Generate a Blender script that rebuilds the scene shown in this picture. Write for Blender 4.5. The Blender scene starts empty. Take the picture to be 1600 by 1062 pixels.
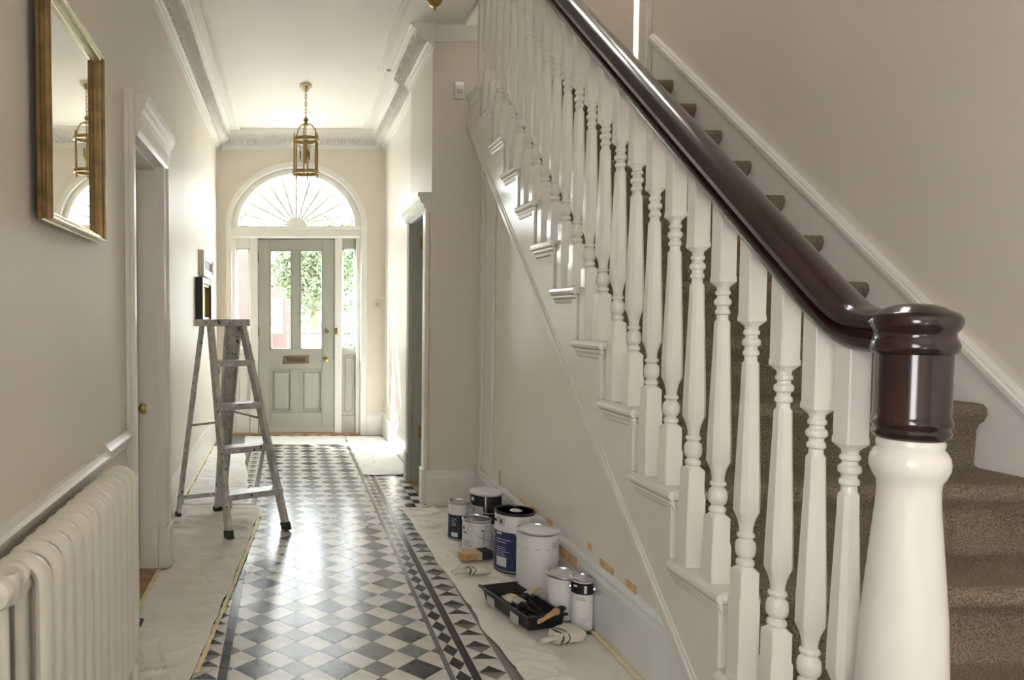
import bpy, bmesh, math, random
from mathutils import Vector, Matrix, noise
R = math.radians
random.seed(7)
SC = bpy.context.scene
COL = SC.collection

# ------------------------------------------------------------------ camera
cam_d = bpy.data.cameras.new('camera')
cam = bpy.data.objects.new('camera', cam_d); COL.objects.link(cam)
cam.location = (0, 0, 1.3)
cam.rotation_euler = (math.pi/2 - math.atan(0.045), 0, 0)
cam_d.sensor_fit = 'HORIZONTAL'; cam_d.sensor_width = 36.0
cam_d.lens = 36.0*1150/1600
cam_d.shift_x = 350/1600; cam_d.shift_y = 10.75/1600
cam_d.clip_start = 0.02; cam_d.clip_end = 300
SC.camera = cam

# ------------------------------------------------------------------ light
SC.view_settings.view_transform = 'Standard'
SC.view_settings.look = 'None'
SC.view_settings.gamma = 1.0
SC.view_settings.use_curve_mapping = False
SC.view_settings.exposure = 1.0
w = bpy.data.worlds.new('sky'); SC.world = w; w.use_nodes = True
bg = w.node_tree.nodes['Background']
bg.inputs[0].default_value = (.97, .985, 1.0, 1); bg.inputs[1].default_value = 9.0
SC.cycles.max_bounces = 10; SC.cycles.diffuse_bounces = 6; SC.cycles.glossy_bounces = 4
SC.cycles.transparent_max_bounces = 16
SC.cycles.sample_clamp_indirect = 6.0
SC.cycles.caustics_reflective = False; SC.cycles.caustics_refractive = False

sun_d = bpy.data.lights.new('sun', 'SUN'); sun_d.energy = 52.0; sun_d.angle = R(1.5); sun_d.color = (1, .985, .96)
sun = bpy.data.objects.new('sun', sun_d); COL.objects.link(sun)
sun.rotation_euler = Vector((0.55, -0.55, -0.85)).to_track_quat('-Z', 'Y').to_euler()

def portal(name, loc, normal, sx, sy):
    d = bpy.data.lights.new(name, 'AREA'); d.shape = 'RECTANGLE'; d.size = sx; d.size_y = sy
    d.cycles.is_portal = True
    o = bpy.data.objects.new(name, d); COL.objects.link(o); o.location = loc
    o.rotation_euler = Vector(normal).to_track_quat('-Z', 'Y').to_euler()
portal('front_door_portal', (0.09, 8.16, 1.75), (0, -1, 0), 1.5, 2.2)
portal('fill_skylight_portal', (1.75, 4.5, 6.2), (0, 0, -1), .5, .7)  # unseen skylight, added to light the stairwell from above
portal('fill_window_portal', (-.9, -1.4, 1.65), (1, 0, 0), 1.6, 1.7)  # guides daylight through the added fill window behind the camera

# ------------------------------------------------------------------ materials
MATS = {}
def mat(name, col, rough=.5, metal=0.0, vary=0.0, vscale=6.0, bump=0.0, bscale=60.0, col2=None, coat=0.0, bdist=.002, spec=None):
    if name in MATS: return MATS[name]
    m = bpy.data.materials.new(name); m.use_nodes = True; MATS[name] = m
    nt = m.node_tree; b = nt.nodes['Principled BSDF']
    b.inputs['Base Color'].default_value = (*col, 1)
    b.inputs['Roughness'].default_value = rough; b.inputs['Metallic'].default_value = metal
    if spec is not None: b.inputs['Specular IOR Level'].default_value = spec
    if coat: b.inputs['Coat Weight'].default_value = coat; b.inputs['Coat Roughness'].default_value = .08
    tc = nt.nodes.new('ShaderNodeTexCoord')
    if vary or col2:
        n = nt.nodes.new('ShaderNodeTexNoise'); n.inputs['Scale'].default_value = vscale; n.inputs['Detail'].default_value = 5
        nt.links.new(tc.outputs['Object'], n.inputs['Vector'])
        r = nt.nodes.new('ShaderNodeValToRGB')
        c2 = col2 or tuple(min(1, c*(1+vary)) for c in col); c1 = col if col2 else tuple(c*(1-vary) for c in col)
        r.color_ramp.elements[0].color = (*c1, 1); r.color_ramp.elements[1].color = (*c2, 1)
        r.color_ramp.elements[0].position = .32; r.color_ramp.elements[1].position = .68
        nt.links.new(n.outputs['Fac'], r.inputs['Fac']); nt.links.new(r.outputs['Color'], b.inputs['Base Color'])
    if bump:
        n2 = nt.nodes.new('ShaderNodeTexNoise'); n2.inputs['Scale'].default_value = bscale; n2.inputs['Detail'].default_value = 3
        nt.links.new(tc.outputs['Object'], n2.inputs['Vector'])
        bp = nt.nodes.new('ShaderNodeBump'); bp.inputs['Strength'].default_value = bump; bp.inputs['Distance'].default_value = bdist
        nt.links.new(n2.outputs['Fac'], bp.inputs['Height']); nt.links.new(bp.outputs['Normal'], b.inputs['Normal'])
    return m

WALL   = mat('wall_paint', (.70, .645, .575), .5, vary=.025, vscale=1.3, bump=.06, bscale=35)
WALL_S = mat('satin_wall_paint', (.80, .77, .715), .3, vary=.03, vscale=1.6, bump=.08, bscale=9, bdist=.004)
CEIL   = mat('ceiling_paint', (.80, .775, .735), .55, vary=.02, vscale=2)
PLAST  = mat('plaster_white', (.80, .785, .75), .5, vary=.03, vscale=8)
WOODW  = mat('white_gloss_paint', (.735, .715, .67), .22, vary=.02, vscale=5, bump=.05, bscale=25)
WOODW2 = mat('white_satin_paint', (.78, .765, .73), .35, vary=.025, vscale=4, bump=.05, bscale=30)
PRIMER = mat('pale_primer', (.75, .77, .79), .45, vary=.05, vscale=4)
GREEN  = mat('sage_door_paint', (.355, .36, .315), .35, vary=.03, vscale=5)
GREY   = mat('grey_green_paint', (.42, .425, .39), .4, vary=.03, vscale=5)
MAHOG  = None
BRASS  = mat('aged_brass', (.40, .27, .105), .28, 1.0, vary=.15, vscale=30)
GILT   = mat('gilt_frame', (.20, .135, .06), .32, .8, vary=.3, vscale=18, bump=.1, bscale=90)
GILT_SHEEN  = mat('gilt_sheen_tone', (.72, .66, .48), .25, .8, vary=.1, vscale=25)  # paler gilt: reflection on top and bottom frame sides put into the colour
MIRROR = mat('mirror_silver', (.86, .85, .81), .015, 1.0)
RAD    = mat('radiator_enamel', (.76, .735, .665), .28, vary=.02, vscale=9, bump=.08, bscale=45)
BLACK  = mat('black_plastic', (.018, .018, .02), .35, vary=.3, vscale=30)
BLACKG = mat('black_gloss', (.012, .012, .014), .18)
NAVY   = mat('navy_label', (.022, .034, .115), .35, vary=.1, vscale=10)
NIGHT  = mat('dark_navy_label', (.018, .022, .045), .38)
CANW   = mat('white_can', (.76, .77, .79), .32, vary=.03, vscale=8)
CANG   = mat('grey_label', (.50, .51, .53), .4)
STEEL  = mat('tin_steel', (.62, .62, .63), .3, 1.0, vary=.1, vscale=20)
INK    = mat('ink_grey', (.10, .10, .12), .5)
INKW   = mat('ink_white', (.72, .74, .80), .5)
RUB    = mat('rubber_foot', (.03, .03, .03), .6)
CANVAS = mat('dust_sheet_canvas', (.80, .775, .73), .85, vary=.05, vscale=3.5, bump=.5, bscale=22, bdist=.008)
CANVAS2= mat('white_dust_sheet', (.82, .82, .81), .8, vary=.04, vscale=4, bump=.4, bscale=18, bdist=.008)
PAPER  = mat('lining_paper', (.74, .72, .68), .7, vary=.06, vscale=9)
TAPE   = mat('masking_tape', (.78, .68, .42), .6, vary=.1, vscale=12)
TAPEO  = mat('orange_tape', (.66, .42, .22), .55, vary=.18, vscale=20)
RAWW   = mat('raw_wood', (.55, .34, .16), .45, vary=.18, vscale=20)
BRIST  = mat('pale_bristle', (.62, .52, .38), .8, vary=.2, vscale=60, bump=.5, bscale=150)
BRISTB = mat('black_bristle', (.025, .024, .023), .75, vary=.3, vscale=60, bump=.5, bscale=150)
RAG    = mat('rag_cloth', (.66, .63, .57), .9, vary=.12, vscale=14, bump=.4, bscale=60)
PAINTW = mat('wet_paint', (.80, .79, .75), .3, vary=.06, vscale=30)
T_DARK = mat('tile_charcoal', (.040, .040, .043), .22, vary=.22, vscale=16, bump=.10, bscale=14, bdist=.003, spec=.4)
T_GREY = mat('tile_grey', (.17, .175, .185), .22, vary=.16, vscale=14, bump=.10, bscale=14, bdist=.003, spec=.4)
T_WHITE= mat('tile_ivory', (.64, .63, .605), .24, vary=.10, vscale=13, bump=.10, bscale=14, bdist=.003, spec=.4)
GROUT  = mat('grout', (.20, .195, .185), .8, vary=.1, vscale=30)
LEAF   = mat('leaf_green', (.045, .075, .03), .7, col2=(.085, .12, .055), vscale=3)
BARK   = mat('bark', (.16, .11, .07), .9, vary=.3, vscale=8)
HEDGE  = mat('hedge_green', (.035, .065, .025), .7, col2=(.07, .11, .045), vscale=5)
IRON   = mat('black_iron', (.03, .03, .03), .5)
PAVE   = mat('paving', (.42, .40, .37), .85, vary=.12, vscale=3)
PINKB  = mat('pink_brick', (.075, .048, .044), .85, vary=.12, vscale=5)
SLATE  = mat('slate', (.12, .12, .13), .6)
WOODF  = mat('bare_floorboard', (.34, .22, .12), .6, vary=.2, vscale=12)
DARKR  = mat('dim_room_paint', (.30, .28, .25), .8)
SWITCH = mat('switch_cream', (.62, .56, .45), .4)

def m_wood():
    m = bpy.data.materials.new('polished_mahogany'); m.use_nodes = True; nt = m.node_tree; b = nt.nodes['Principled BSDF']
    tc = nt.nodes.new('ShaderNodeTexCoord'); mp = nt.nodes.new('ShaderNodeMapping'); mp.inputs['Scale'].default_value = (22, 3, 3)
    n = nt.nodes.new('ShaderNodeTexNoise'); n.inputs['Scale'].default_value = 3; n.inputs['Detail'].default_value = 6
    r = nt.nodes.new('ShaderNodeValToRGB'); r.color_ramp.elements[0].color = (.008, .004, .0035, 1); r.color_ramp.elements[1].color = (.034, .012, .0075, 1)
    r.color_ramp.elements[0].position = .35; r.color_ramp.elements[1].position = .72
    nt.links.new(tc.outputs['Object'], mp.inputs[0]); nt.links.new(mp.outputs[0], n.inputs['Vector']); nt.links.new(n.outputs['Fac'], r.inputs['Fac'])
    nt.links.new(r.outputs['Color'], b.inputs['Base Color']); b.inputs['Roughness'].default_value = .17
    b.inputs['Coat Weight'].default_value = .25; b.inputs['Coat Roughness'].default_value = .05
    return m
MAHOG = m_wood()
def m_carpet():
    m = bpy.data.materials.new('taupe_carpet'); m.use_nodes = True; nt = m.node_tree; b = nt.nodes['Principled BSDF']
    tc = nt.nodes.new('ShaderNodeTexCoord')
    n = nt.nodes.new('ShaderNodeTexNoise'); n.inputs['Scale'].default_value = 210; n.inputs['Detail'].default_value = 2
    n2 = nt.nodes.new('ShaderNodeTexNoise'); n2.inputs['Scale'].default_value = 5; n2.inputs['Detail'].default_value = 3
    r = nt.nodes.new('ShaderNodeValToRGB'); r.color_ramp.elements[0].color = (.13, .095, .066, 1); r.color_ramp.elements[1].color = (.40, .33, .255, 1)
    r.color_ramp.elements[0].position = .3; r.color_ramp.elements[1].position = .7
    mx = nt.nodes.new('ShaderNodeMixRGB'); mx.blend_type = 'MULTIPLY'; mx.inputs[0].default_value = .35
    nt.links.new(tc.outputs['Object'], n.inputs['Vector']); nt.links.new(tc.outputs['Object'], n2.inputs['Vector'])
    nt.links.new(n.outputs['Fac'], r.inputs['Fac']); nt.links.new(r.outputs['Color'], mx.inputs[1]); nt.links.new(n2.outputs['Fac'], mx.inputs[2])
    nt.links.new(mx.outputs[0], b.inputs['Base Color']); b.inputs['Roughness'].default_value = .95; b.inputs['Specular IOR Level'].default_value = .1
    bp = nt.nodes.new('ShaderNodeBump'); bp.inputs['Strength'].default_value = .9; bp.inputs['Distance'].default_value = .006
    nt.links.new(n.outputs['Fac'], bp.inputs['Height']); nt.links.new(bp.outputs['Normal'], b.inputs['Normal'])
    return m
CARPET = m_carpet()
def m_ladder():
    m = bpy.data.materials.new('spattered_aluminium'); m.use_nodes = True; nt = m.node_tree; b = nt.nodes['Principled BSDF']
    tc = nt.nodes.new('ShaderNodeTexCoord')
    def spots(scale, p0, p1):
        n = nt.nodes.new('ShaderNodeTexNoise'); n.inputs['Scale'].default_value = scale; n.inputs['Detail'].default_value = 4
        nt.links.new(tc.outputs['Object'], n.inputs['Vector'])
        r = nt.nodes.new('ShaderNodeValToRGB'); r.color_ramp.elements[0].position = p0; r.color_ramp.elements[1].position = p1
        nt.links.new(n.outputs['Fac'], r.inputs['Fac']); return r.outputs['Color']
    base = nt.nodes.new('ShaderNodeMixRGB'); base.inputs[1].default_value = (.40, .40, .39, 1); base.inputs[2].default_value = (.60, .595, .58, 1)
    nt.links.new(spots(14, .35, .65), base.inputs[0])
    wh = nt.nodes.new('ShaderNodeMixRGB'); wh.inputs[2].default_value = (.68, .66, .60, 1)
    sw = spots(38, .60, .64); nt.links.new(sw, wh.inputs[0]); nt.links.new(base.outputs[0], wh.inputs[1])
    dk = nt.nodes.new('ShaderNodeMixRGB'); dk.inputs[2].default_value = (.045, .04, .035, 1)
    sd = spots(27, .655, .685); nt.links.new(sd, dk.inputs[0]); nt.links.new(wh.outputs[0], dk.inputs[1])
    nt.links.new(dk.outputs[0], b.inputs['Base Color'])
    inv = nt.nodes.new('ShaderNodeMath'); inv.operation = 'MULTIPLY_ADD'; inv.inputs[1].default_value = -.4; inv.inputs[2].default_value = .45
    nt.links.new(sw, inv.inputs[0]); nt.links.new(inv.outputs[0], b.inputs['Metallic'])
    b.inputs['Roughness'].default_value = .42
    return m
LADDER = m_ladder()
def m_glass():
    m = bpy.data.materials.new('thin_window_glass'); m.use_nodes = True; nt = m.node_tree
    for n in list(nt.nodes): nt.nodes.remove(n)
    o = nt.nodes.new('ShaderNodeOutputMaterial'); t = nt.nodes.new('ShaderNodeBsdfTransparent'); g = nt.nodes.new('ShaderNodeBsdfGlossy')
    g.inputs['Roughness'].default_value = .02; t.inputs[0].default_value = (.96, .98, .97, 1)
    mx = nt.nodes.new('ShaderNodeMixShader'); mx.inputs[0].default_value = .04
    nt.links.new(t.outputs[0], mx.inputs[1]); nt.links.new(g.outputs[0], mx.inputs[2]); nt.links.new(mx.outputs[0], o.inputs[0])
    return m
GLASS = m_glass()

# ------------------------------------------------------------------ mesh helpers
class MB:
    def __init__(s): s.v = []; s.f = []
    def add(s, vs, fs):
        n = len(s.v); s.v += [tuple(v) for v in vs]; s.f += [tuple(i+n for i in f) for f in fs]; return s
    def box(s, x0, x1, y0, y1, z0, z1):
        return s.add([(x0,y0,z0),(x1,y0,z0),(x1,y1,z0),(x0,y1,z0),(x0,y0,z1),(x1,y0,z1),(x1,y1,z1),(x0,y1,z1)],
                     [(0,3,2,1),(4,5,6,7),(0,1,5,4),(1,2,6,5),(2,3,7,6),(3,0,4,7)])
    def prism(s, poly, a0, a1, axis):
        # poly in the two remaining axes (in xyz order)
        n = len(poly)
        def P(p, a): return {'x': (a, p[0], p[1]), 'y': (p[0], a, p[1]), 'z': (p[0], p[1], a)}[axis]
        vs = [P(p, a0) for p in poly] + [P(p, a1) for p in poly]
        fs = [tuple(range(n-1, -1, -1)), tuple(range(n, 2*n))] + [(i, (i+1) % n, n+(i+1) % n, n+i) for i in range(n)]
        return s.add(vs, fs)
    def lathe(s, prof, c=(0,0,0), seg=24, axis='z', caps=True):
        vs = []; fs = []; m = len(prof)
        for (r, h) in prof:
            for k in range(seg):
                a = 2*math.pi*k/seg; p = (r*math.cos(a), r*math.sin(a), h)
                if axis == 'x': p = (p[2], p[0], p[1])
                if axis == 'y': p = (p[0], p[2], p[1])
                vs.append((c[0]+p[0], c[1]+p[1], c[2]+p[2]))
        for i in range(m-1):
            for k in range(seg):
                fs.append((i*seg+k, i*seg+(k+1) % seg, (i+1)*seg+(k+1) % seg, (i+1)*seg+k))
        if caps:
            fs.append(tuple(range(seg-1, -1, -1))); fs.append(tuple((m-1)*seg+k for k in range(seg)))
        return s.add(vs, fs)
    def tube(s, path, r, seg=8, closed=False, ry=None):
        path = [Vector(p) for p in path]; n = len(path); rings = []
        rs = r if isinstance(r, (list, tuple)) else [r]*n
        up = None
        for i, p in enumerate(path):
            if closed: t = path[(i+1) % n]-path[i-1]
            else: t = path[min(i+1, n-1)]-path[max(i-1, 0)]
            t.normalize()
            if up is None:
                up = Vector((0,0,1)) if abs(t.z) < .9 else Vector((1,0,0))
            u = (up - t*up.dot(t)).normalized(); up = u; b = t.cross(u)
            rings.append([p + u*rs[i]*math.cos(2*math.pi*k/seg) + b*(ry or rs[i])*math.sin(2*math.pi*k/seg) for k in range(seg)])
        vs = [v for rg in rings for v in rg]; fs = []
        for i in range(n if closed else n-1):
            j = (i+1) % n
            for k in range(seg): fs.append((i*seg+k, i*seg+(k+1) % seg, j*seg+(k+1) % seg, j*seg+k))
        if not closed:
            fs.append(tuple(range(seg-1, -1, -1))); fs.append(tuple((n-1)*seg+k for k in range(seg)))
        return s.add(vs, fs)
    def bar(s, a, b, w, d, side):
        # rectangular bar from a to b, width w along 'side' direction, depth d across
        a = Vector(a); b = Vector(b); t = (b-a).normalized(); u = Vector(side); u = (u - t*u.dot(t)).normalized(); v = t.cross(u)
        vs = []
        for p in (a, b):
            for (i, j) in ((-1,-1),(1,-1),(1,1),(-1,1)): vs.append(p + u*i*w/2 + v*j*d/2)
        return s.add(vs, [(0,3,2,1),(4,5,6,7),(0,1,5,4),(1,2,6,5),(2,3,7,6),(3,0,4,7)])
    def mesh(s, name):
        me = bpy.data.meshes.new(name); me.from_pydata(s.v, [], s.f); me.validate(); 
        bm = bmesh.new(); bm.from_mesh(me); bmesh.ops.recalc_face_normals(bm, faces=bm.faces); bm.to_mesh(me); bm.free()
        return me

def link(name, me, m=None, parent=None, smooth=None, bevel=0, bseg=2):
    if m is not None and not me.materials: me.materials.append(m)
    if smooth is not None:
        me.shade_smooth(); me.set_sharp_from_angle(angle=R(smooth))
    o = bpy.data.objects.new(name, me); COL.objects.link(o)
    if parent is not None: o.parent = parent
    if bevel:
        b = o.modifiers.new('bevel', 'BEVEL'); b.width = bevel; b.segments = bseg; b.limit_method = 'ANGLE'; b.angle_limit = R(35)
    return o
def obj(name, mb, m, parent=None, smooth=None, bevel=0, bseg=2): return link(name, mb.mesh(name), m, parent, smooth, bevel, bseg)
def tag(o, label, cat=None, group=None, kind=None):
    o['label'] = label
    if cat: o['category'] = cat
    if group: o['group'] = group
    if kind: o['kind'] = kind
    return o
def thing(name, label, cat, loc=(0,0,0), rz=0, group=None):
    o = bpy.data.objects.new(name, None); COL.objects.link(o); o.empty_display_size = .1
    o.location = loc; o.rotation_euler = (0, 0, rz)
    return tag(o, label, cat, group)
def struct(name, mb, m, label, cat, parent=None, smooth=None, bevel=0):
    o = obj(name, mb, m, parent, smooth, bevel)
    return tag(o, label, cat, kind='structure')
def sempty(name, label, cat):
    o = bpy.data.objects.new(name, None); COL.objects.link(o); o.empty_display_size = .1
    return tag(o, label, cat, kind='structure')
def box(*a): return MB().box(*a)

# ------------------------------------------------------------------ dimensions
XLN, XLF = -.66, -.755          # left wall near / beyond its door
YEND = 7.86                     # end wall
XRF, XRN = 1.03, .955           # right wall far / by the doorway
YPIER = 4.93
CH = 3.19                       # ceiling
XSP = 1.28                      # spandrel face
XW = 2.38                       # stair wall
def nosez(k): return 1.955 + .262*(k-3)
def noseh(k): return .545 + .217*(k-3)
def nline(y): return .545 + (.217/.262)*(y-1.955)
def rail_low(y):
    a = 1.39 + .82*(y-1.793); b = 1.222; d = .035
    return .5*(a+b+math.sqrt((a-b)**2+d*d*1.6)) - .006

# ------------------------------------------------------------------ floor
FX0, FX1 = XLF-.05, 2.5
fl = struct('floor', box(FX0, FX1, -3.1, 8.3, -.12, -.0016), GROUT, 'black, grey and ivory geometric tiled hall floor', 'floor')
def clip(poly, x0, x1):
    for sgn, lim in ((1, x0), (-1, x1)):
        out = []
        for i in range(len(poly)):
            a, b = poly[i], poly[(i+1) % len(poly)]
            da, db = sgn*(a[0]-lim), sgn*(b[0]-lim)
            if da >= 0: out.append(a)
            if (da >= 0) != (db >= 0):
                t = da/(da-db); out.append((a[0]+t*(b[0]-a[0]), a[1]+t*(b[1]-a[1])))
        poly = out
        if len(poly) < 3: return None
    return poly
def area(p): return abs(sum(p[i][0]*p[(i+1) % len(p)][1]-p[(i+1) % len(p)][0]*p[i][1] for i in range(len(p))))/2
tiles = []
def put(poly, m):
    if poly and len(poly) >= 3 and area(poly) > 2e-4: tiles.append((poly, m))
PX, PY, A_, C_ = .30, .285, .17, .13
A2, C2 = A_*PY/PX, C_*PY/PX
def put4(cx, cy, hx, hy, m): put(clip([(cx-hx, cy), (cx, cy-hy), (cx+hx, cy), (cx, cy+hy)], -.218, .578), m)
for i in range(-2, 4):
    for j in range(-2, 20):
        cx, cy = -.116+i*PX, 2.645+j*PY
        if cy > 7.9: continue
        put4(cx, cy, A_/2, A2/2, T_DARK)
        for (gy, hx, hy) in ((cy+PY/2, (PX-C_)/2, (PY-C2)/2), (cy, (PX-A_)/2, C2/2)):
            gx = cx+PX/2
            for sg in (-1, 1): put(clip([(gx, gy-hy), (gx+sg*hx, gy), (gx, gy+hy)], -.218, .578), T_GREY)
        put4(cx, cy+PY/2, C_/2, (PY-A2)/2, T_GREY)
        for sx in (1, -1):
            for sy in (1, -1):
                q = [(cx+sx*A_/2, cy), (cx+sx*PX/2, cy+sy*C2/2), (cx+sx*C_/2, cy+sy*PY/2), (cx, cy+sy*A2/2)]
                put(clip(q, -.218, .578), T_WHITE)
def strip(x0, x1, m, L=.45):
    y = 2.2
    while y < 7.8: put([(x0, y), (x1, y), (x1, y+L), (x0, y+L)], m); y += L
strip(.579, .597, T_GREY); strip(.660, .690, T_DARK); strip(-.252, -.219, T_DARK); strip(-.375, -.345, T_DARK)
y = 2.2; p = .108
while y < 7.7:      # diamond band
    xm = .6285; x0, x1 = .598, .659
    put([(x0, y+p/2), (xm, y), (x1, y+p/2), (xm, y+p)], T_DARK)
    put([(x0, y), (xm, y), (x0, y+p/2)], T_WHITE); put([(x1, y), (x1, y+p/2), (xm, y)], T_WHITE)
    put([(x0, y+p), (x0, y+p/2), (xm, y+p)], T_WHITE); put([(x1, y+p), (xm, y+p), (x1, y+p/2)], T_WHITE)
    y += p
def hourglass(x0, x1, p):
    y = 2.2
    while y < 7.7:
        xm, ym = (x0+x1)/2, y+p/2
        put([(x0, y), (x1, y), (xm, ym)], T_DARK); put([(x1, y+p), (x0, y+p), (xm, ym)], T_WHITE if int(y/p) % 2 else T_GREY)
        put([(x0, y+p), (x0, y), (xm, ym)], T_WHITE); put([(x1, y), (x1, y+p), (xm, ym)], T_WHITE)
        y += p
hourglass(.691, .795, .104); hourglass(-.344, -.253, .092)
y = 4.6
while y < 6.1:
    for q in range(3):
        x0 = .796+q*.07
        put([(x0, y), (x0+.069, y), (x0+.069, y+.1), (x0, y+.1)], T_DARK if (int(round(y*10))+q) % 2 else T_WHITE)
    y += .1
def cl_left(y):   # right edge of the dust sheets by the left wall
    pts = [(2.0,-.37),(2.56,-.345),(3.0,-.31),(3.5,-.27),(4.2,-.22),(4.7,-.19),(4.93,-.21),(5.0,-.29),(5.4,-.30),(5.8,-.315),(6.6,-.39),(7.3,-.41),(9,-.41)]
    for (a, b), (c, d) in zip(pts, pts[1:]):
        if y <= c: return b+(d-b)*(y-a)/(c-a)
    return pts[-1][1]
def visible_tile(p):
    cx = sum(q[0] for q in p)/len(p); cy = sum(q[1] for q in p)/len(p)
    if cy < 2.42 or cy > 7.3: return False
    if cx < cl_left(cy)-.05: return False
    if cy < 4.85 and cx > .80+.05*(3.5-cy)/1.0: return False
    if cy > 5.95 and cx > .66: return False
    return True
vis = [t for t in tiles if visible_tile(t[0])]
vis.sort(key=lambda t: -(area(t[0])/(sum(q[1] for q in t[0])/len(t[0]))**3))
near, rest = vis[:300], vis[300:]
hid = [t for t in tiles if not visible_tile(t[0])]
def inset(poly, d=.0009):
    cx = sum(q[0] for q in poly)/len(poly); cy = sum(q[1] for q in poly)/len(poly)
    out = []
    for (x, y) in poly:
        dx, dy = cx-x, cy-y; L = math.hypot(dx, dy) or 1; out.append((x+dx/L*d*1.5, y+dy/L*d*1.5))
    return out, cx, cy
cache = {}
for poly, m in near:
    pl, cx, cy = inset(poly)
    rel = [(x-cx, y-cy) for x, y in pl]
    key = (m.name, tuple(sorted((round(x, 3), round(y, 3)) for x, y in rel)))
    if key not in cache:
        me = MB().prism(rel, -.008, 0, 'z').mesh('tile'); me.materials.append(m); cache[key] = me
    o = bpy.data.objects.new('tile', cache[key]); COL.objects.link(o); o.parent = fl
    o.location = (cx, cy, random.uniform(-.0004, .0003)); o.rotation_euler = (random.gauss(0, .0022), random.gauss(0, .0022), 0)
mbs = {T_DARK: MB(), T_GREY: MB(), T_WHITE: MB()}
for poly, m in rest+hid:
    pl, cx, cy = inset(poly)
    mbs[m].prism([(x, y) for x, y in pl], -.008, random.uniform(-.0004, .0003), 'z')
allv = MB(); mi = []
for k, m in enumerate((T_DARK, T_GREY, T_WHITE)):
    allv.add(mbs[m].v, mbs[m].f); mi += [k]*len(mbs[m].f)
me = allv.mesh('distant_tiling')
for m in (T_DARK, T_GREY, T_WHITE): me.materials.append(m)
me.polygons.foreach_set('material_index', mi)
o = link('distant_tiling', me, None, fl); o['kind'] = 'stuff'
# door threshold
struct('trim_1', MB().prism([(7.84, -.001), (7.84, .008), (7.86, .014), (7.98, .014), (7.98, -.001)], -.60, .79, 'x'), WOODF, 'brown wooden threshold under the front door', 'threshold')

# ------------------------------------------------------------------ walls
WL = struct('wall_left', MB().box(-1.05, XLN, -3.0, -2.2, 0, CH+.02).box(-1.05, XLN, -2.2, -.6, 0, .8).box(-1.05, XLN, -2.2, -.6, 2.5, CH+.02).box(-1.05, XLN, -.6, 3.06, 0, CH+.02).box(-1.05, XLN, 3.06, 3.70, 2.03, CH+.02).box(-1.05, XLF, 3.70, YEND, 0, CH+.02),
            WALL, 'cream painted left wall of the hall', 'wall')
# end wall with arched opening
DX, SPR = .089, 2.225
ORX, ORY = .715, .635
mb = MB().box(-1.05, DX-ORX, YEND, YEND+.26, 0, SPR).box(DX+ORX, 1.3, YEND, YEND+.26, 0, SPR)
mb.box(-1.05, DX-ORX, YEND, YEND+.26, SPR, 3.4).box(DX+ORX, 1.3, YEND, YEND+.26, SPR, 3.4)
N = 40
for i in range(N):
    a0, a1 = math.pi*i/N, math.pi*(i+1)/N
    p0 = (DX+ORX*math.cos(a0), SPR+ORY*math.sin(a0)); p1 = (DX+ORX*math.cos(a1), SPR+ORY*math.sin(a1))
    mb.prism([p1, p0, (p0[0], 3.4), (p1[0], 3.4)], YEND, YEND+.26, 'y')
struct('wall_end', mb, WALL, 'cream end wall around the front door and fanlight', 'wall')
struct('wall_right', MB().box(XRF, 1.32, 5.78, YEND, 0, CH+.02), WALL_S, 'cream right wall between side doorway and front door', 'wall')
struct('wall_pier', MB().box(XRN, 1.30, 5.62, 5.78, 0, CH).box(XRN, 1.30, 5.08, 5.62, 2.0, CH).box(XRN, 1.30, YPIER, 5.08, 0, CH),
       WALL, 'beige pier wall with the narrow side doorway', 'wall')
mb = MB().prism([(2.02, 0), (4.95, 0), (4.95, nline(4.95)-.42), (4.6, nline(4.6)-.42), (2.02, nline(2.02)-.42)], XSP, XSP+.05, 'x')
struct('wall_spandrel', mb, WALL_S, 'pale panelled wall under the staircase', 'wall')
struct('wall_stair', MB().box(XW, XW+.1, -3.1, 6.2, 0, 6.1), WALL, 'beige wall rising beside the stairs', 'wall')
struct('wall_landing', MB().box(1.31, XW+.1, 6.2, 6.3, 2.5, 6.1), WALL, 'beige wall at the back of the upper landing', 'wall')
struct('wall_well', MB().box(1.02, 1.145, .6, YPIER+.01, CH+.3, 6.1).box(1.02, 1.30, YPIER+.01, 6.2, CH+.3, 6.1).box(1.02, XW+.1, .5, .6, CH+.3, 6.1), WALL, 'pale wall enclosing the upper stairwell', 'wall')
struct('wall_back', MB().box(-1.05, XW+.1, -3.1, -3.0, 0, CH), WALL, 'plain wall behind the viewer', 'wall')
mb = MB()
for y in (-2.2, -1.42, -.63): mb.box(-.98, -.92, y, y+.03, .8, 2.5)
for z in (.8, 1.63, 2.47): mb.box(-.975, -.925, -2.2, -.6, z, z+.03)
struct('window_4', mb, WOODW2, 'white barred window in the left wall behind the viewer', 'window')  # added out of view to brighten the foreground from the left
struct('wall_side_room', MB().box(1.30, 2.3, 5.62, 5.70, 0, 2.4).box(1.30, 2.3, 4.98, 5.04, 0, 2.4).box(2.2, 2.3, 5.0, 5.7, 0, 2.4).box(1.28, 2.3, 5.0, 5.7, 2.3, 2.4), DARKR, 'dim room glimpsed through the side doorway', 'wall')
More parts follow.
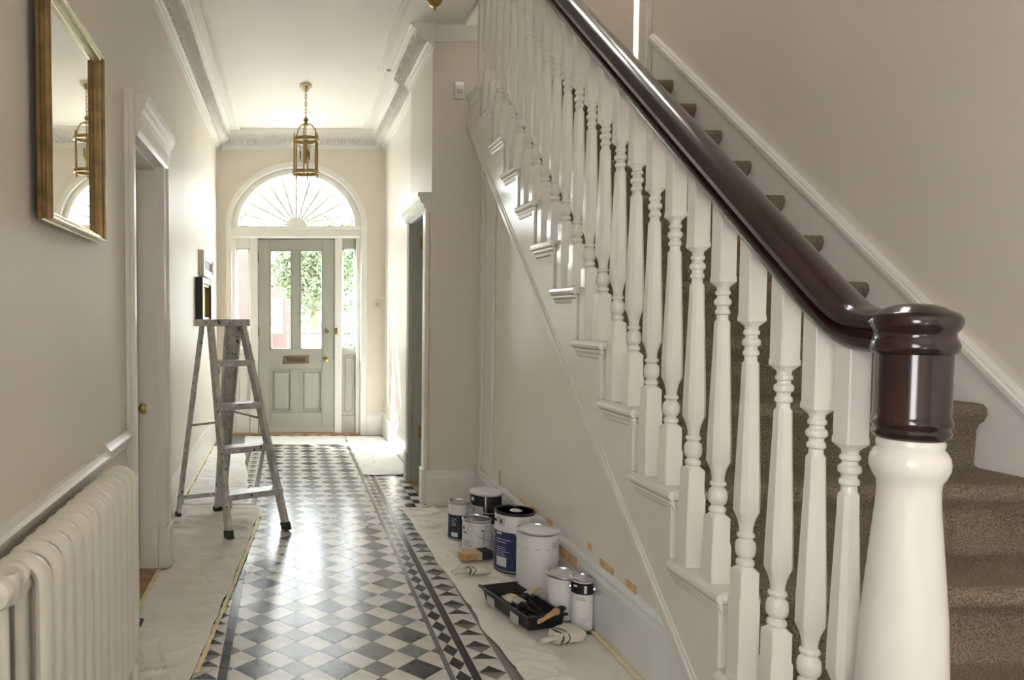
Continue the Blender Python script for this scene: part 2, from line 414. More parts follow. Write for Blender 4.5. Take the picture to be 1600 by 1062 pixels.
# ceilings
cg = struct('ceiling', MB().box(-1.05, 1.145, .6, YPIER, CH, CH+.3).box(-1.05, 1.32, YPIER, 8.1, CH, CH+.3).box(-1.05, XW+.1, -3.1, .6, CH, CH+.3), CEIL, 'white hall ceiling', 'ceiling')
struct('ceiling_stairwell', MB().box(1.0, XW+.1, .5, 4.15, 6.1, 6.2).box(1.0, XW+.1, 4.85, 6.3, 6.1, 6.2).box(1.0, 1.50, 4.15, 4.85, 6.1, 6.2).box(2.0, XW+.1, 4.15, 4.85, 6.1, 6.2), CEIL, 'white ceiling high above the stairs', 'ceiling')  # gap between the slabs is the added skylight opening

# ------------------------------------------------------------------ cornices
PROF = [(0,0),(.020,0),(.020,.016),(.030,.020),(.034,.034),(.050,.040),(.058,.046),(.080,.060),(.104,.086),(.120,.116),(.126,.130),(.140,.132),(.146,.146),(.160,.150),(.164,.162),(0,.162)]
PANEL = [(.225,.150),(.230,.143),(.242,.143),(.247,.136),(.262,.136),(.268,.150),(.268,.162),(.225,.162)]
CB = CH-.1615
def cornice(name, label, x=None, y=None, sgn=1, a0=0, a1=1, leaves=True, panel=True, pa=(0,0)):
    """x: runs along Y on wall plane x (sgn = direction into the room); y: runs along X on wall plane y"""
    if x is not None:
        mb = MB().prism([(x+sgn*u, CB+h) for u, h in PROF], a0, a1, 'y')
    else:
        mb = MB().prism([(y+sgn*u, CB+h) for u, h in PROF], a0, a1, 'x')
    o = struct(name, mb, PLAST, label, 'cornice')
    if panel:
        if x is not None: mb = MB().prism([(x+sgn*u, CB+h) for u, h in PANEL], a0+pa[0], a1+pa[1], 'y')
        else: mb = MB().prism([(y+sgn*u, CB+h) for u, h in PANEL], a0+pa[0], a1+pa[1], 'x')
        obj('ceiling_moulding', mb, PLAST, o)
    if leaves:
        n = int((a1-a0)/.074); st = (a1-a0)/n
        for i in range(n):
            a = a0+(i+.5)*st
            l = bpy.data.objects.new('acanthus_leaf', LEAFME[i % 3]); COL.objects.link(l); l.parent = o
            # leaf local: X along the run, Y up the cove, Z out of the cove
            up = Vector((0, 0, 0))
            if x is not None: ex = Vector((0, 1, 0)); out = Vector((sgn, 0, 0))
            else: ex = Vector((1, 0, 0)); out = Vector((0, sgn, 0))
            ey = (out*.70+Vector((0, 0, 1))*.71).normalized(); ez = ex.cross(ey)
            if ez.dot(out) < 0: ex = -ex; ez = -ez
            pos = (Vector((x, a, 0)) if x is not None else Vector((a, y, 0))) + out*.050 + Vector((0, 0, CB+.046))
            M = Matrix(((ex.x, ey.x, ez.x, pos.x), (ex.y, ey.y, ez.y, pos.y), (ex.z, ey.z, ez.z, pos.z), (0, 0, 0, 1)))
            l.matrix_local = M @ Matrix.Rotation(random.uniform(-.22, .22), 4, 'Z')
    return o
LEAFME = []
for q in range(3):
    mb = MB()
    for (ang, L, wd) in ((-78, .040, .011), (-40, .062, .012), (-6, .088, .013), (32, .064, .012), (72, .042, .011)):
        a = R(ang+8*math.sin(q*2+ang)); dx, dy = math.sin(a), math.cos(a); vs = []; nj = 6
        for j in range(nj+1):
            v = j/nj; hw_ = wd*(math.sin(math.pi*(.10+.86*v))**.8); cv = L*.14*math.sin(math.pi*v)*(1 if ang > 0 else -1)
            px_, py_ = dx*L*v+dy*cv, .012+dy*L*v-dx*cv; zc = .008+.024*math.sin(math.pi*min(1, .15+v*.75))+.012*v*v
            for (uu, zz) in ((-1, -.012), (-.55, .003), (0, -.003), (.55, .003), (1, -.012)):
                vs.append((px_+dy*hw_*uu, py_-dx*hw_*uu, zc+zz))
        mb.add(vs, [(j*5+i, j*5+i+1, (j+1)*5+i+1, (j+1)*5+i) for j in range(nj) for i in range(4)])
    mb.lathe([(.001, .03), (.008, .026), (.012, .015), (.012, .0)], (0, .012, 0), 8)
    me = mb.mesh('acanthus_leaf'); me.materials.append(PLAST); me.shade_smooth(); LEAFME.append(me)
cornice('trim_2', 'white leaf-carved plaster cornice along the left wall', x=XLF, sgn=1, a0=3.3, a1=YEND, pa=(-2, -.245))
cornice('trim_3', 'white leaf-carved plaster cornice above the front door', y=YEND, sgn=-1, a0=XLF+.06, a1=XRF-.06, pa=(.185, -.185))
cornice('trim_4', 'white leaf-carved plaster cornice along the far right wall', x=XRF, sgn=-1, a0=5.78, a1=YEND, pa=(0, -.245))
cornice('trim_5', 'white leaf-carved plaster cornice along the projecting pier', x=XRN, sgn=-1, a0=YPIER-.06, a1=5.79, pa=(-1.2, -.02))
struct('trim_6', MB().prism([(YPIER, 3.085), (YPIER-.015, 3.085), (YPIER-.022, 3.10), (YPIER-.032, 3.165), (YPIER-.04, 3.175), (YPIER-.04, CH), (YPIER, CH)], XRN, 1.28, 'x'), PLAST, 'plain white cornice across the pier front', 'cornice')
struct('trim_7', MB().box(1.146, 1.157, .601, YPIER-.001, CH-.012, CH+.31), PLAST, 'white ceiling edge along the stairwell', 'trim')

# ------------------------------------------------------------------ front door set
YD = YEND+.05      # face of the frame
fr = sempty('trim_8', 'white moulded frame around front door and sidelights', 'door frame')
def fbox(name, x0, x1, z0, z1, y0=YD, y1=YD+.1, m=WOODW2, p=fr, bev=.006): return obj(name, box(x0, x1, y0, y1, z0, z1), m, p, bevel=bev)
fbox('jamb', DX-ORX, -.56, 0, SPR-.10, YD-.02); fbox('jamb', .728, DX+ORX, 0, SPR-.10, YD-.02)
fbox('mullion', -.41, -.324, 0, SPR-.10); fbox('mullion', .502, .582, 0, SPR-.10)
obj('transom', MB().prism([(YD-.03, SPR-.12), (YD-.045, SPR-.10), (YD-.045, SPR-.03), (YD-.06, SPR-.01), (YD-.06, SPR+.005), (YD+.1, SPR+.005), (YD+.1, SPR-.12)], DX-ORX, DX+ORX, 'x'), WOODW2, fr)
for x0, x1 in ((-.56, -.41), (.582, .728)):
    fbox('head_panel', x0, x1, 2.0, SPR-.10, YD+.02, m=WOODW2 if x0 < 0 else GREEN); 
for x0, x1, m in ((-.56, -.41, WOODW2), (.582, .728, GREEN)):
    fbox('lower_panel', x0, x1, 0, .915, YD+.03, m=m); fbox('panel_rail', x0, x1, .86, .925, YD+.01, m=m); fbox('panel_rail', x0, x1, 0, .2, YD+.01, m=m)
    fbox('panel_field', x0+.03, x1-.03, .24, .82, YD+.02, YD+.06, m=m, bev=.012)
# outer architrave (pilasters) on the wall face
mb = MB().box(DX-ORX-.035, DX-ORX+.03, YEND-.028, YEND+.03, 0, SPR).box(DX+ORX-.03, DX+ORX+.035, YEND-.028, YEND+.03, 0, SPR)
obj('architrave', mb, WOODW2, fr, bevel=.006)
# sidelight windows
for n, x0, x1, lab in ((1, -.56, -.41, 'narrow glazed sidelight left of the front door'), (2, .582, .728, 'narrow glazed sidelight right of the front door')):
    e = sempty('window_%d' % n, lab, 'window')
    mb = MB().box(x0, x0+.018, YD+.02, YD+.07, .92, 2.0).box(x1-.018, x1, YD+.02, YD+.07, .92, 2.0).box(x0, x1, YD+.02, YD+.07, .92, .94).box(x0, x1, YD+.02, YD+.07, 1.98, 2.0)
    obj('window_frame', mb, WOODW2, e); obj('pane', box(x0+.01, x1-.01, YD+.048, YD+.052, .93, 1.99), GLASS, e)
# fanlight
fan = sempty('window_3', 'arched fanlight with radiating white glazing bars above the door', 'window')
def arc_band(rx0, ry0, rx1, ry1, y0, y1, n=48):
    mb = MB(); vs = []; fs = []
    for i in range(n+1):
        a = math.pi*i/n; c, s = math.cos(a), math.sin(a)
        for rx, ry in ((rx0, ry0), (rx1, ry1)):
            for yy in (y0, y1): vs.append((DX+rx*c, yy, SPR+ry*s))
    for i in range(n):
        b = i*4; d = b+4
        fs += [(b, d, d+2, b+2), (b+1, b+3, d+3, d+1), (b, b+1, d+1, d), (b+2, d+2, d+3, b+3)]
    fs += [(0, 2, 3, 1), (n*4, n*4+1, n*4+3, n*4+2)]
    return mb.add(vs, fs)
IRX, IRY = .632, .565
obj('arch_frame', arc_band(IRX, IRY, ORX, ORY, YD-.01, YD+.1), WOODW2, fan, smooth=40)
obj('arch_bead', arc_band(IRX-.012, IRY-.012, IRX+.02, IRY+.02, YD-.03, YD+.02), WOODW2, fan, smooth=40)
obj('arch_architrave', arc_band(ORX-.02, ORY-.02, ORX+.035, ORY+.035, YEND-.03, YEND+.04), WOODW2, fan, smooth=40)
for i in range(1, 12):
    a = math.pi*i/12; c, s = math.cos(a), math.sin(a)
    obj('glazing_bar', MB().bar((DX+.08*c, YD+.04, SPR+.08*s), (DX+IRX*c, YD+.04, SPR+IRY*s), .024, .035, (-s, 0, c)), WOODW2, fan)
obj('hub', arc_band(.004, .004, .105, .105, YD-.005, YD+.07, 24), WOODW2, fan, smooth=40)
for i in range(12):
    a0, a1 = math.pi*i/12, math.pi*(i+1)/12
    pl = [(DX+.09*math.cos(a0), SPR+.09*math.sin(a0))]
    for k in range(4):
        a = a0+(a1-a0)*k/3; pl.append((DX+IRX*math.cos(a), SPR+IRY*math.sin(a)))
    pl.append((DX+.09*math.cos(a1), SPR+.09*math.sin(a1)))
    obj('pane', MB().prism(pl, YD+.038, YD+.042, 'y'), GLASS, fan)
# door leaf
d1 = sempty('door_1', 'sage green front door with two glazed panes and brass letterbox', 'door')
Y0, Y1 = YD+.025, YD+.07
xs = [-.318, -.192, .041, .130, .370, .497]
obj('stile', box(xs[0], xs[1], Y0, Y1, .02, 2.095), GREEN, d1, bevel=.004); obj('stile', box(xs[4], xs[5], Y0, Y1, .02, 2.095), GREEN, d1, bevel=.004)
obj('muntin', box(xs[2], xs[3], Y0, Y1, .23, .705), GREEN, d1, bevel=.004); obj('muntin', box(xs[2], xs[3], Y0, Y1, .916, 1.978), GREEN, d1, bevel=.004)
for z0, z1 in ((.02, .23), (.705, .916), (1.978, 2.095)): obj('rail', box(xs[1], xs[4], Y0, Y1, z0, z1), GREEN, d1, bevel=.004)
for x0, x1 in ((xs[1], xs[2]), (xs[3], xs[4])):
    obj('pane', box(x0, x1, Y0+.02, Y0+.024, .91, 1.985), GLASS, d1)
    mb = MB()
    for (a, b, c, d) in ((x0, x0+.012, .916, 1.978), (x1-.012, x1, .916, 1.978), (x0, x1, .916, .928), (x0, x1, 1.966, 1.978)): mb.box(a, b, Y0-.006, Y0+.03, c, d)
    obj('glazing_bead', mb, GREEN, d1)
    pn = obj('lower_panel', box(x0, x1, Y0+.018, Y1-.005, .225, .71), GREEN, d1)
    vs = [(x0+.025, Y0+.02, .255), (x1-.025, Y0+.02, .255), (x1-.025, Y0+.02, .68), (x0+.025, Y0+.02, .68),
          (x0+.05, Y0+.004, .28), (x1-.05, Y0+.004, .28), (x1-.05, Y0+.004, .655), (x0+.05, Y0+.004, .655)]
    obj('raised_field', MB().add(vs, [(4,5,6,7),(0,1,5,4),(1,2,6,5),(2,3,7,6),(3,0,4,7)]), GREEN, pn)
    mb = MB()
    for (a, b, c, d) in ((x0, x0+.014, .232, .704), (x1-.014, x1, .232, .704), (x0, x1, .232, .246), (x0, x1, .69, .704)): mb.box(a, b, Y0-.007, Y0+.02, c, d)
    obj('panel_moulding', mb, GREEN, pn, bevel=.004)
BRASSD = mat('dull_brass', (.22, .17, .10), .4, .6, vary=.15, vscale=25)
lb = obj('letterbox', box(-.048, .226, Y0-.012, Y0, .762, .848), BRASSD, d1, bevel=.004)
obj('flap', box(-.015, .193, Y0-.02, Y0-.012, .782, .828), mat('bronze_flap', (.13, .10, .07), .35, .8), lb, bevel=.003)
kb = obj('door_knob', MB().lathe([(.030, 0), (.030, -.006), (.012, -.01), (.011, -.035), (.024, -.042), (.031, -.055), (.028, -.068), (.012, -.074)], (.404, Y0, .814), 20, 'y'), BRASS, d1, smooth=40)
obj('keyhole_cover', MB().lathe([(.018, 0), (.018, -.006), (.008, -.010)], (.425, Y0, 1.108), 16, 'y'), BRASSD, d1, smooth=40)
obj('night_latch', box(.40, .42, Y0-.02, Y0, 1.09, 1.14), BRASSD, d1, bevel=.003)
obj('latch_keep', box(.503, .53, YD-.02, YD+.01, 1.08, 1.15), BRASSD, d1, bevel=.003)
for z in (1.85, 1.05, .3): obj('hinge', MB().lathe([(.008, 0), (.008, .11)], (-.321, Y0-.004, z), 10), BRASSD, d1)
obj('door_stop', MB().box(-.335, -.305, Y1+.002, Y1+.03, 0, 2.12).box(.485, .515, Y1+.002, Y1+.03, 0, 2.12).box(-.335, .515, Y1+.002, Y1+.03, 2.08, 2.13), WOODW2, fr)
obj('weather_bar', MB().prism([(Y0-.03, .02), (Y0-.03, .03), (Y0, .07), (Y0, .02)], xs[0], xs[5], 'x'), GREEN, d1)

# skirtings
def skirt(name, label, prism_args, parent=None, h=.25):
    pass
SKP = [(0, 0), (.022, 0), (.022, .20), (.016, .215), (.016, .228), (.006, .245), (0, .245)]
def sk(name, label, x=None, y=None, sgn=1, a0=0, a1=1, m=WOODW2, hs=1.0):
    pr = [((x if x is not None else y)+sgn*u, h*hs) for u, h in SKP]
    return struct(name, MB().prism(pr, a0, a1, 'y' if x is not None else 'x'), m, label, 'baseboard')
sk('baseboard_end', 'short white skirting right of the front door', y=YEND, sgn=-1, a0=.84, a1=XRF)
sk('baseboard_left', 'white skirting along the far left wall', x=XLF, sgn=1, a0=3.82, a1=YEND)
sk('baseboard_near', 'white skirting behind the radiator', x=XLN, sgn=1, a0=.5, a1=2.98)
sk('baseboard_right', 'white skirting along the far right wall', x=XRF, sgn=-1, a0=5.76, a1=YEND)
sk('baseboard_pier', 'tall white skirting across the pier front', y=YPIER, sgn=-1, a0=XRN-.02, a1=XSP)
sk('baseboard_under_stair', 'tall white skirting with fresh primer under the stairs', x=XSP, sgn=-1, a0=2.05, a1=YPIER-.02, m=PRIMER, hs=1.1)
mb = MB()
for a in (4.55, 4.80): mb.box(XSP-.018, XSP, a, a+.06, .27, nline(a)-.44)
struct('trim_9', mb, WOODW2, 'pair of white upright mouldings at the foot of the pier', 'trim', bevel=.004)

# ------------------------------------------------------------------ left door
d2 = sempty('door_2', 'closed pale panelled door in the left wall', 'door')
obj('architrave', box(XLN, -.626, 2.98, 3.06, 0, 2.20), WOODW2, d2, bevel=.005); obj('architrave', box(XLN-.1, -.618, 3.70, 3.79, 0, 2.04), WOODW2, d2, bevel=.008)
obj('architrave_bead', MB().box(-.64, -.618, 2.976, 2.993, 0, 2.197).box(-.64, -.606, 3.77, 3.793, 0, 2.035), WOODW2, d2, bevel=.005)
obj('entablature', MB().prism([(XLN, 2.03), (-.618, 2.03), (-.614, 2.05), (-.608, 2.055), (-.606, 2.10), (-.602, 2.13), (-.592, 2.14), (-.588, 2.158), (-.578, 2.168), (-.574, 2.185), (-.574, 2.20), (XLN, 2.20)], 3.062, 3.82, 'y'), WOODW2, d2)
obj('reveal', MB().box(-.80, XLN, 3.055, 3.075, 0, 2.03).box(-.80, XLN, 3.685, 3.705, 0, 2.03).box(-.80, XLN, 3.075, 3.685, 2.012, 2.032), WOODW2, d2)
lf = obj('door_leaf', box(-.79, -.755, 3.075, 3.685, .01, 2.012), WOODW2, d2, bevel=.003)
for (a0, a1, z0, z1) in ((3.14, 3.34, .2, .85), (3.42, 3.61, .2, .85), (3.14, 3.34, 1.0, 1.9), (3.42, 3.61, 1.0, 1.9)):
    mb = MB().box(-.755, -.748, a0, a1, z0, z0+.02).box(-.755, -.748, a0, a1, z1-.02, z1).box(-.755, -.748, a0, a0+.02, z0, z1).box(-.755, -.748, a1-.02, a1, z0, z1)
    obj('panel_moulding', mb, WOODW2, lf, bevel=.003)
obj('door_knob', MB().lathe([(.026, 0), (.026, .006), (.010, .01), (.010, .03), (.022, .036), (.029, .05), (.024, .064), (.008, .07)], (-.755, 3.56, .84), 18, 'x'), BRASS, d2, smooth=40)
obj('door_sill', box(-.80, XLN+.0, 3.075, 3.685, -.001, .008), WOODF, d2)
obj('edge_plate', box(-.756, -.752, 3.672, 3.684, .05, 2.0), BRASSD, d2)
obj('plinth_block', box(XLN, -.600, 3.69, 3.80, 0, .22), WOODW2, d2, bevel=.006)

# ------------------------------------------------------------------ right doorway
d3 = sempty('door_3', 'grey-green side doorway with white moulded head beside the pier', 'door')
obj('architrave', MB().box(.918, XRN, 5.62, 5.72, 0, 2.0).box(.915, XRN, 5.65, 5.67, 0, 2.0), GREY, d3, bevel=.006)
obj('architrave_near', MB().box(.925, XRN, 4.985, 5.08, 0, 2.0), WOODW2, d3, bevel=.006)
obj('plinth_block', box(.905, XRN, 5.615, 5.73, 0, .24), GREY, d3, bevel=.006); obj('plinth_block', box(.912, XRN, 4.975, 5.085, 0, .24), WOODW2, d3, bevel=.006)
obj('entablature', MB().prism([(XRN, 1.98), (.925, 1.98), (.92, 2.0), (.91, 2.005), (.905, 2.03), (.885, 2.045), (.88, 2.07), (.865, 2.09), (.865, 2.11), (XRN, 2.11)], 4.95, 5.75, 'y'), WOODW2, d3)
obj('jamb_lining', MB().box(XRN, 1.12, 5.60, 5.622, 0, 2.0).box(XRN+.07, 1.12, 5.585, 5.602, 0, 2.0).box(XRN, 1.12, 5.08, 5.10, 0, 2.0).box(XRN, 1.12, 5.08, 5.62, 1.985, 2.002), GREY, d3, bevel=.003)
lf = obj('door_leaf', box(1.042, 1.80, 5.54, 5.58, .01, 1.98), GREY, d3, bevel=.003)
for z in (1.78, .35):
    obj('hinge', MB().box(.995, 1.036, 5.578, 5.584, z, z+.10).lathe([(.008, 0), (.008, .10)], (1.034, 5.572, z), 10), BRASS, d3)
obj('door_sill', box(XRN-.02, 1.3, 5.08, 5.62, -.001, .008), WOODF, d3)

# ------------------------------------------------------------------ dado rail left
struct('trim_10', MB().prism([(XLN, .755), (XLN+.008, .755), (XLN+.012, .77), (XLN+.022, .775), (XLN+.026, .79), (XLN+.018, .80), (XLN+.014, .812), (XLN, .815)], .4, 2.62, 'y')
       .prism([(XLN, .765), (XLN+.010, .765), (XLN+.016, .782), (XLN+.028, .795), (XLN+.031, .81), (XLN+.020, .82), (XLN+.014, .832), (XLN, .834)], 2.60, 2.978, 'y'),
       WOODW, 'white dado rail above the radiator on the left wall', 'rail')

# ------------------------------------------------------------------ staircase
st = thing('staircase', 'white painted staircase with dark mahogany handrail', 'staircase', (0, 0, 0))
KMAX = 13
for k in range(1, KMAX+1):
    zk, hk = nosez(k), noseh(k)
    # tread with round nosing
    pr = [(zk+.014, hk-.034), (zk+.004, hk-.029), (zk, hk-.018), (zk+.003, hk-.006), (zk+.012, hk), (zk+.262+.03, hk), (zk+.262+.03, hk-.034)]
    tr = obj('tread', MB().prism(pr, 1.175, XW-.02, 'x'), WOODW, st)
    # return nosing
    q = [(1.1725, hk-.0355), (1.161, hk-.026), (1.158, hk-.017), (1.161, hk-.007), (1.1745, hk), (1.1745, hk-.036)]
    obj('return_nosing', MB().prism(q, zk+.002, zk+.262+.012, 'y'), WOODW, tr, smooth=30)
    obj('scotia', MB().prism([(1.168, hk-.0352), (1.170, hk-.046), (1.178, hk-.050), (1.181, hk-.064), (1.1875, hk-.070), (1.1875, hk-.0352)], zk+.012, zk+.262+.005, 'y').box(1.19, XW-.03, zk+.014, zk+.0255, hk-.056, hk-.0345), WOODW, tr, bevel=.004)
    zlow = noseh(k-1) if k > 1 else 0
    obj('riser', MB().box(1.182, XW-.03, zk+.026, zk+.046, zlow-(.0 if k == 1 else .02), hk-.034).box(1.178, 1.19, zk+.022, zk+.055, zlow, hk-.04), WOODW, st, bevel=.002)
# outer cut string
poly = []
off = .43
for k in range(1, KMAX+1):
    lo = noseh(k-1)-.034 if k > 1 else 0
    poly += [(nosez(k)+.03, max(lo, 0)), (nosez(k)+.03, noseh(k)-.034)]
poly += [(4.92, noseh(KMAX)-.034), (4.92, nline(4.92)-off)]
ybot = 1.955+(off-.545)/(.217/.262)
poly += [(ybot, 0.0)] if ybot > nosez(1)+.03 else []
mb = MB()
for k in range(1, KMAX+1):     # column per step
    y0 = nosez(k)+.03; y1 = nosez(k+1)+.03 if k < KMAX else 4.92
    if y1 <= y0: continue
    b0, b1 = max(0, nline(y0)-off), max(0, nline(y1)-off)
    mb.prism([(y0, b0), (y1, b1), (y1, noseh(k)-.034), (y0, noseh(k)-.034)], 1.188, 1.225, 'x')
obj('cut_string', mb, WOODW, st)
ya = 1.87; yb = 4.92
sp = [(0, 0), (0, .05)]
mb = MB()
for (x0, x1, lo, hi) in ((1.180, 1.30, -.485, -.44), (1.184, 1.30, -.442, -.418)):
    mb.prism([(ya, nline(ya)+lo), (yb, nline(yb)+lo), (yb, nline(yb)+hi), (ya, nline(ya)+hi)], x0, x1, 'x')
obj('string_moulding', mb, WOODW, st, bevel=.006)
# wall string
mb = MB().prism([(.9, 0), (.9, .15), (1.3, .17), (1.36, nline(1.36)+.14), (4.84, nline(4.84)+.14), (4.84, nline(4.84)-.3), (1.6, 0)], XW-.022, XW+.001, 'x')
obj('wall_string', mb, WOODW2, st)
mb = MB()
for x0, lo, hi in ((XW-.040, .12, .15), (XW-.032, .10, .122), (XW-.030, .148, .163)):
    mb.prism([(1.36, nline(1.36)+lo), (4.86, nline(4.86)+lo), (4.86, nline(4.86)+hi), (1.36, nline(1.36)+hi)], x0, XW, 'x')
obj('string_cap', mb, WOODW2, st, bevel=.004)
obj('landing_floor', box(1.305, XW, 4.84, 6.2, noseh(13)-.2, noseh(13)), WOODW, st)
obj('landing_newel', MB().box(1.185, 1.24, 4.63, 4.685, noseh(12)-.1, 3.95), WOODW, st, bevel=.004)
# balusters
def ring16(h, kind):
    pts = []
    for q in range(4):
        ca, sa = (1, 0, -1, 0)[q], (0, 1, 0, -1)[q]
        if kind == 'c': loc = [(math.cos(R(22.5*i)), math.sin(R(22.5*i))) for i in range(4)]
        else:
            e = .90 if kind == 's' else .56
            loc = [(1, 0), (1, e), ((1+e)/2, (1+e)/2), (e, 1)]
        pts += [(h*(x*ca-y*sa), h*(x*sa+y*ca)) for x, y in loc]
    return pts
def stations(zb, zt, zball, zring):
    """(z, half width, section) from tread to handrail"""
    S = [(zb, .0275, 's'), (zball-.135, .0275, 's'), (zball-.128, .0248, 's'), (zball-.060, .0248, 's'), (zball-.050, .0205, 'c')]
    S += [(zball-.046, .0175, 'c'), (zball-.043, .0215, 'c'), (zball-.037, .0225, 'c'), (zball-.031, .0205, 'c'), (zball-.029, .0165, 'c')]
    for i in range(7):
        a = -1+i/3; S.append((zball+.0255*a, .0155+.0095*math.sqrt(max(0, 1-a*a)), 'c'))
    S += [(zball+.029, .0165, 'c'), (zball+.031, .0205, 'c'), (zball+.036, .0215, 'c'), (zball+.041, .0195, 'c'), (zball+.043, .0165, 'c')]
    S += [(zball+.055, .0165, 'c'), (zball+.075, .0205, 'c'), (zball+.092, .0235, 'o'), (zball+.100, .0268, 'o'), (zball+.16, .0262, 'o')]
    S += [(zring-.10, .0180, 'o'), (zring-.055, .0172, 'o'), (zring-.048, .0150, 'c')]
    S += [(zring-.036, .0145, 'c'), (zring-.033, .0185, 'c'), (zring-.028, .0195, 'c'), (zring-.022, .0180, 'c'), (zring-.019, .0150, 'c')]
    for i in range(5):
        a = -1+i/2; S.append((zring+.012*a, .0150+.007*math.sqrt(max(0, 1-a*a)), 'c'))
    S += [(zring+.018, .0145, 'c'), (zring+.021, .0185, 'c'), (zring+.026, .0195, 'c'), (zring+.031, .018, 'c'), (zring+.033, .0155, 'c'), (zring+.042, .0165, 'c')]
    S += [(zring+.056, .0245, 's'), (zring+.068, .0245, 's'), (zring+.072, .0232, 's'), (zt, .0232, 's')]
    return S
def baluster_mesh(zb, zt, zball, zring, dz):
    S = stations(zb, zt, zball, zring); vs = []; fs = []
    for i, (z, h, kd) in enumerate(S):
        for (x, y) in ring16(h, kd):
            zz = z + (y*dz if i == len(S)-1 else 0)
            vs.append((x, y, zz))
    for i in range(len(S)-1):
        for k in range(16): fs.append((i*16+k, i*16+(k+1) % 16, (i+1)*16+(k+1) % 16, (i+1)*16+k))
    fs.append(tuple(range(15, -1, -1))); fs.append(tuple((len(S)-1)*16+k for k in range(16)))
    me = MB().add(vs, fs).mesh('baluster'); me.materials.append(WOODW); me.shade_smooth(); me.set_sharp_from_angle(angle=R(32)); return me
XB = 1.212
BM = {}
def add_bal(y, base):
    top = rail_low(y)+.012; L = top-base; key = round(L, 3)
    if key not in BM: BM[key] = baluster_mesh(0, L, L-.28-.545, L-.28, .8 if y > 1.75 else 0)
    o = bpy.data.objects.new('baluster', BM[key]); COL.objects.link(o); o.parent = st; o.location = (XB, y, base)
add_bal(1.575, noseh(1)); add_bal(1.677, noseh(1))
for k in range(2, KMAX):
    add_bal(nosez(k)+.100, noseh(k)); add_bal(nosez(k)+.231 if k < KMAX else nosez(k)+.2, noseh(k))
# handrail
HP = [(-.030, 0), (.030, 0), (.041, .008), (.047, .020), (.046, .028), (.034, .036), (.037, .043), (.049, .050), (.050, .062), (.043, .074), (.026, .084), (0, .088),
      (-.026, .084), (-.043, .074), (-.050, .062), (-.049, .050), (-.037, .043), (-.034, .036), (-.046, .028), (-.047, .020), (-.041, .008)]
path = []
y = 1.46
while y < 4.66:
    path.append((y, rail_low(y))); y += .025 if y < 2.0 else .3
vs = []; fs = []; n = len(HP)
for i, (y, z) in enumerate(path):
    a = path[max(0, i-1)]; b = path[min(len(path)-1, i+1)]; ty, tz = b[0]-a[0], b[1]-a[1]; L = math.hypot(ty, tz); ny, nz = -tz/L, ty/L
    for (u, h) in HP: vs.append((XB+u, y+ny*h, z+nz*h))
for i in range(len(path)-1):
    for k in range(n): fs.append((i*n+k, i*n+(k+1) % n, (i+1)*n+(k+1) % n, (i+1)*n+k))
fs.append(tuple(range(n-1, -1, -1))); fs.append(tuple((len(path)-1)*n+k for k in range(n)))
o = obj('handrail', MB().add(vs, fs), MAHOG, st, smooth=35); o['label'] = 'polished dark mahogany handrail'
# newel
NX, NY = 1.228, 1.443
nb = noseh(1)
nw = obj('newel_post', MB().lathe([(0.0880, nb-.11), (0.0880, .16), (0.0803, .18), (0.0803, .30), (0.0857, .315), (0.0857, .335), (0.0765, .35), (0.0750, .40), (0.0742, .56), (0.0688, .70), (0.0595, .82), (0.0515, .92), (0.0500, .955), (0.0515, .970), (0.0580, .982),
      (0.0631, .996), (0.0639, 1.008), (0.0620, 1.02), (0.0574, 1.03), (0.0524, 1.036), (0.0536, 1.042), (0.0543, 1.048), (0.0513, 1.056), (0.0482, 1.058), (0.0482, 1.075)], (NX, NY, 0), 48), WOODW, st, smooth=35)
o = obj('newel_block', MB().lathe([(0.0459, 1.045), (0.0482, 1.052), (0.0566, 1.056), (0.0612, 1.062), (0.0627, 1.069), (0.0597, 1.075), (0.0604, 1.079), (0.0639, 1.084), (0.0643, 1.091), (0.0612, 1.097), (0.0604, 1.102), (0.0608, 1.225)], (NX, NY, 0), 48), MAHOG, nw, smooth=35)
o['label'] = 'dark mahogany drum below the newel cap'
o = obj('newel_cap', MB().lathe([(0.0597, 1.221), (0.0658, 1.224), (0.0696, 1.232), (0.0704, 1.240), (0.0666, 1.249), (0.0635, 1.256), (0.0643, 1.264), (0.0704, 1.272), (0.0734, 1.282), (0.0727, 1.291), (0.0673, 1.299), (0.0597, 1.304), (0.0520, 1.307), (0.0459, 1.312), (0.0268, 1.318), (0.0061, 1.320)], (NX, NY, 0), 48), MAHOG, nw, smooth=35)
o['label'] = 'round polished mahogany newel cap'
# bottom step curtail end
obj('curtail_end', MB().lathe([(.15, 0), (.15, nb-.034), (.165, nb-.03), (.17, nb-.017), (.165, nb-.004), (.158, nb)], (NX, NY+.01, 0), 36), WOODW, st, smooth=35)

# carpet
prof_o = []
T = .014
for k in range(1, KMAX+1):
    zk, hk = nosez(k), noseh(k); lo = noseh(k-1) if k > 1 else 0
    prof_o += [(zk+.022, lo+T+.012), (zk+.018, hk-.075), (zk+.008, hk-.05), (zk-.012, hk-.034), (zk-.021, hk-.014), (zk-.016, hk+.004), (zk-.003, hk+T+.001), (zk+.02, hk+T+.003)]
    if k < KMAX: prof_o += [(zk+.262+.006, hk+T), (zk+.262+.018, hk+T+.005)]
prof_o.append((6.1, noseh(KMAX)+T))
vs = []; fs = []; xsn = [1.272, 1.278, 1.45, 1.7, 1.95, 2.2, XW-.030, XW-.024]
n = len(xsn)
for j, (y, z) in enumerate(prof_o):
    for i, x in enumerate(xsn):
        e = (i in (0, n-1))
        vs.append((x, y+(.010 if e else 0), z-(.008 if e else 0)))
for j in range(len(prof_o)-1):
    for i in range(n-1): fs.append((j*n+i, j*n+i+1, (j+1)*n+i+1, (j+1)*n+i))
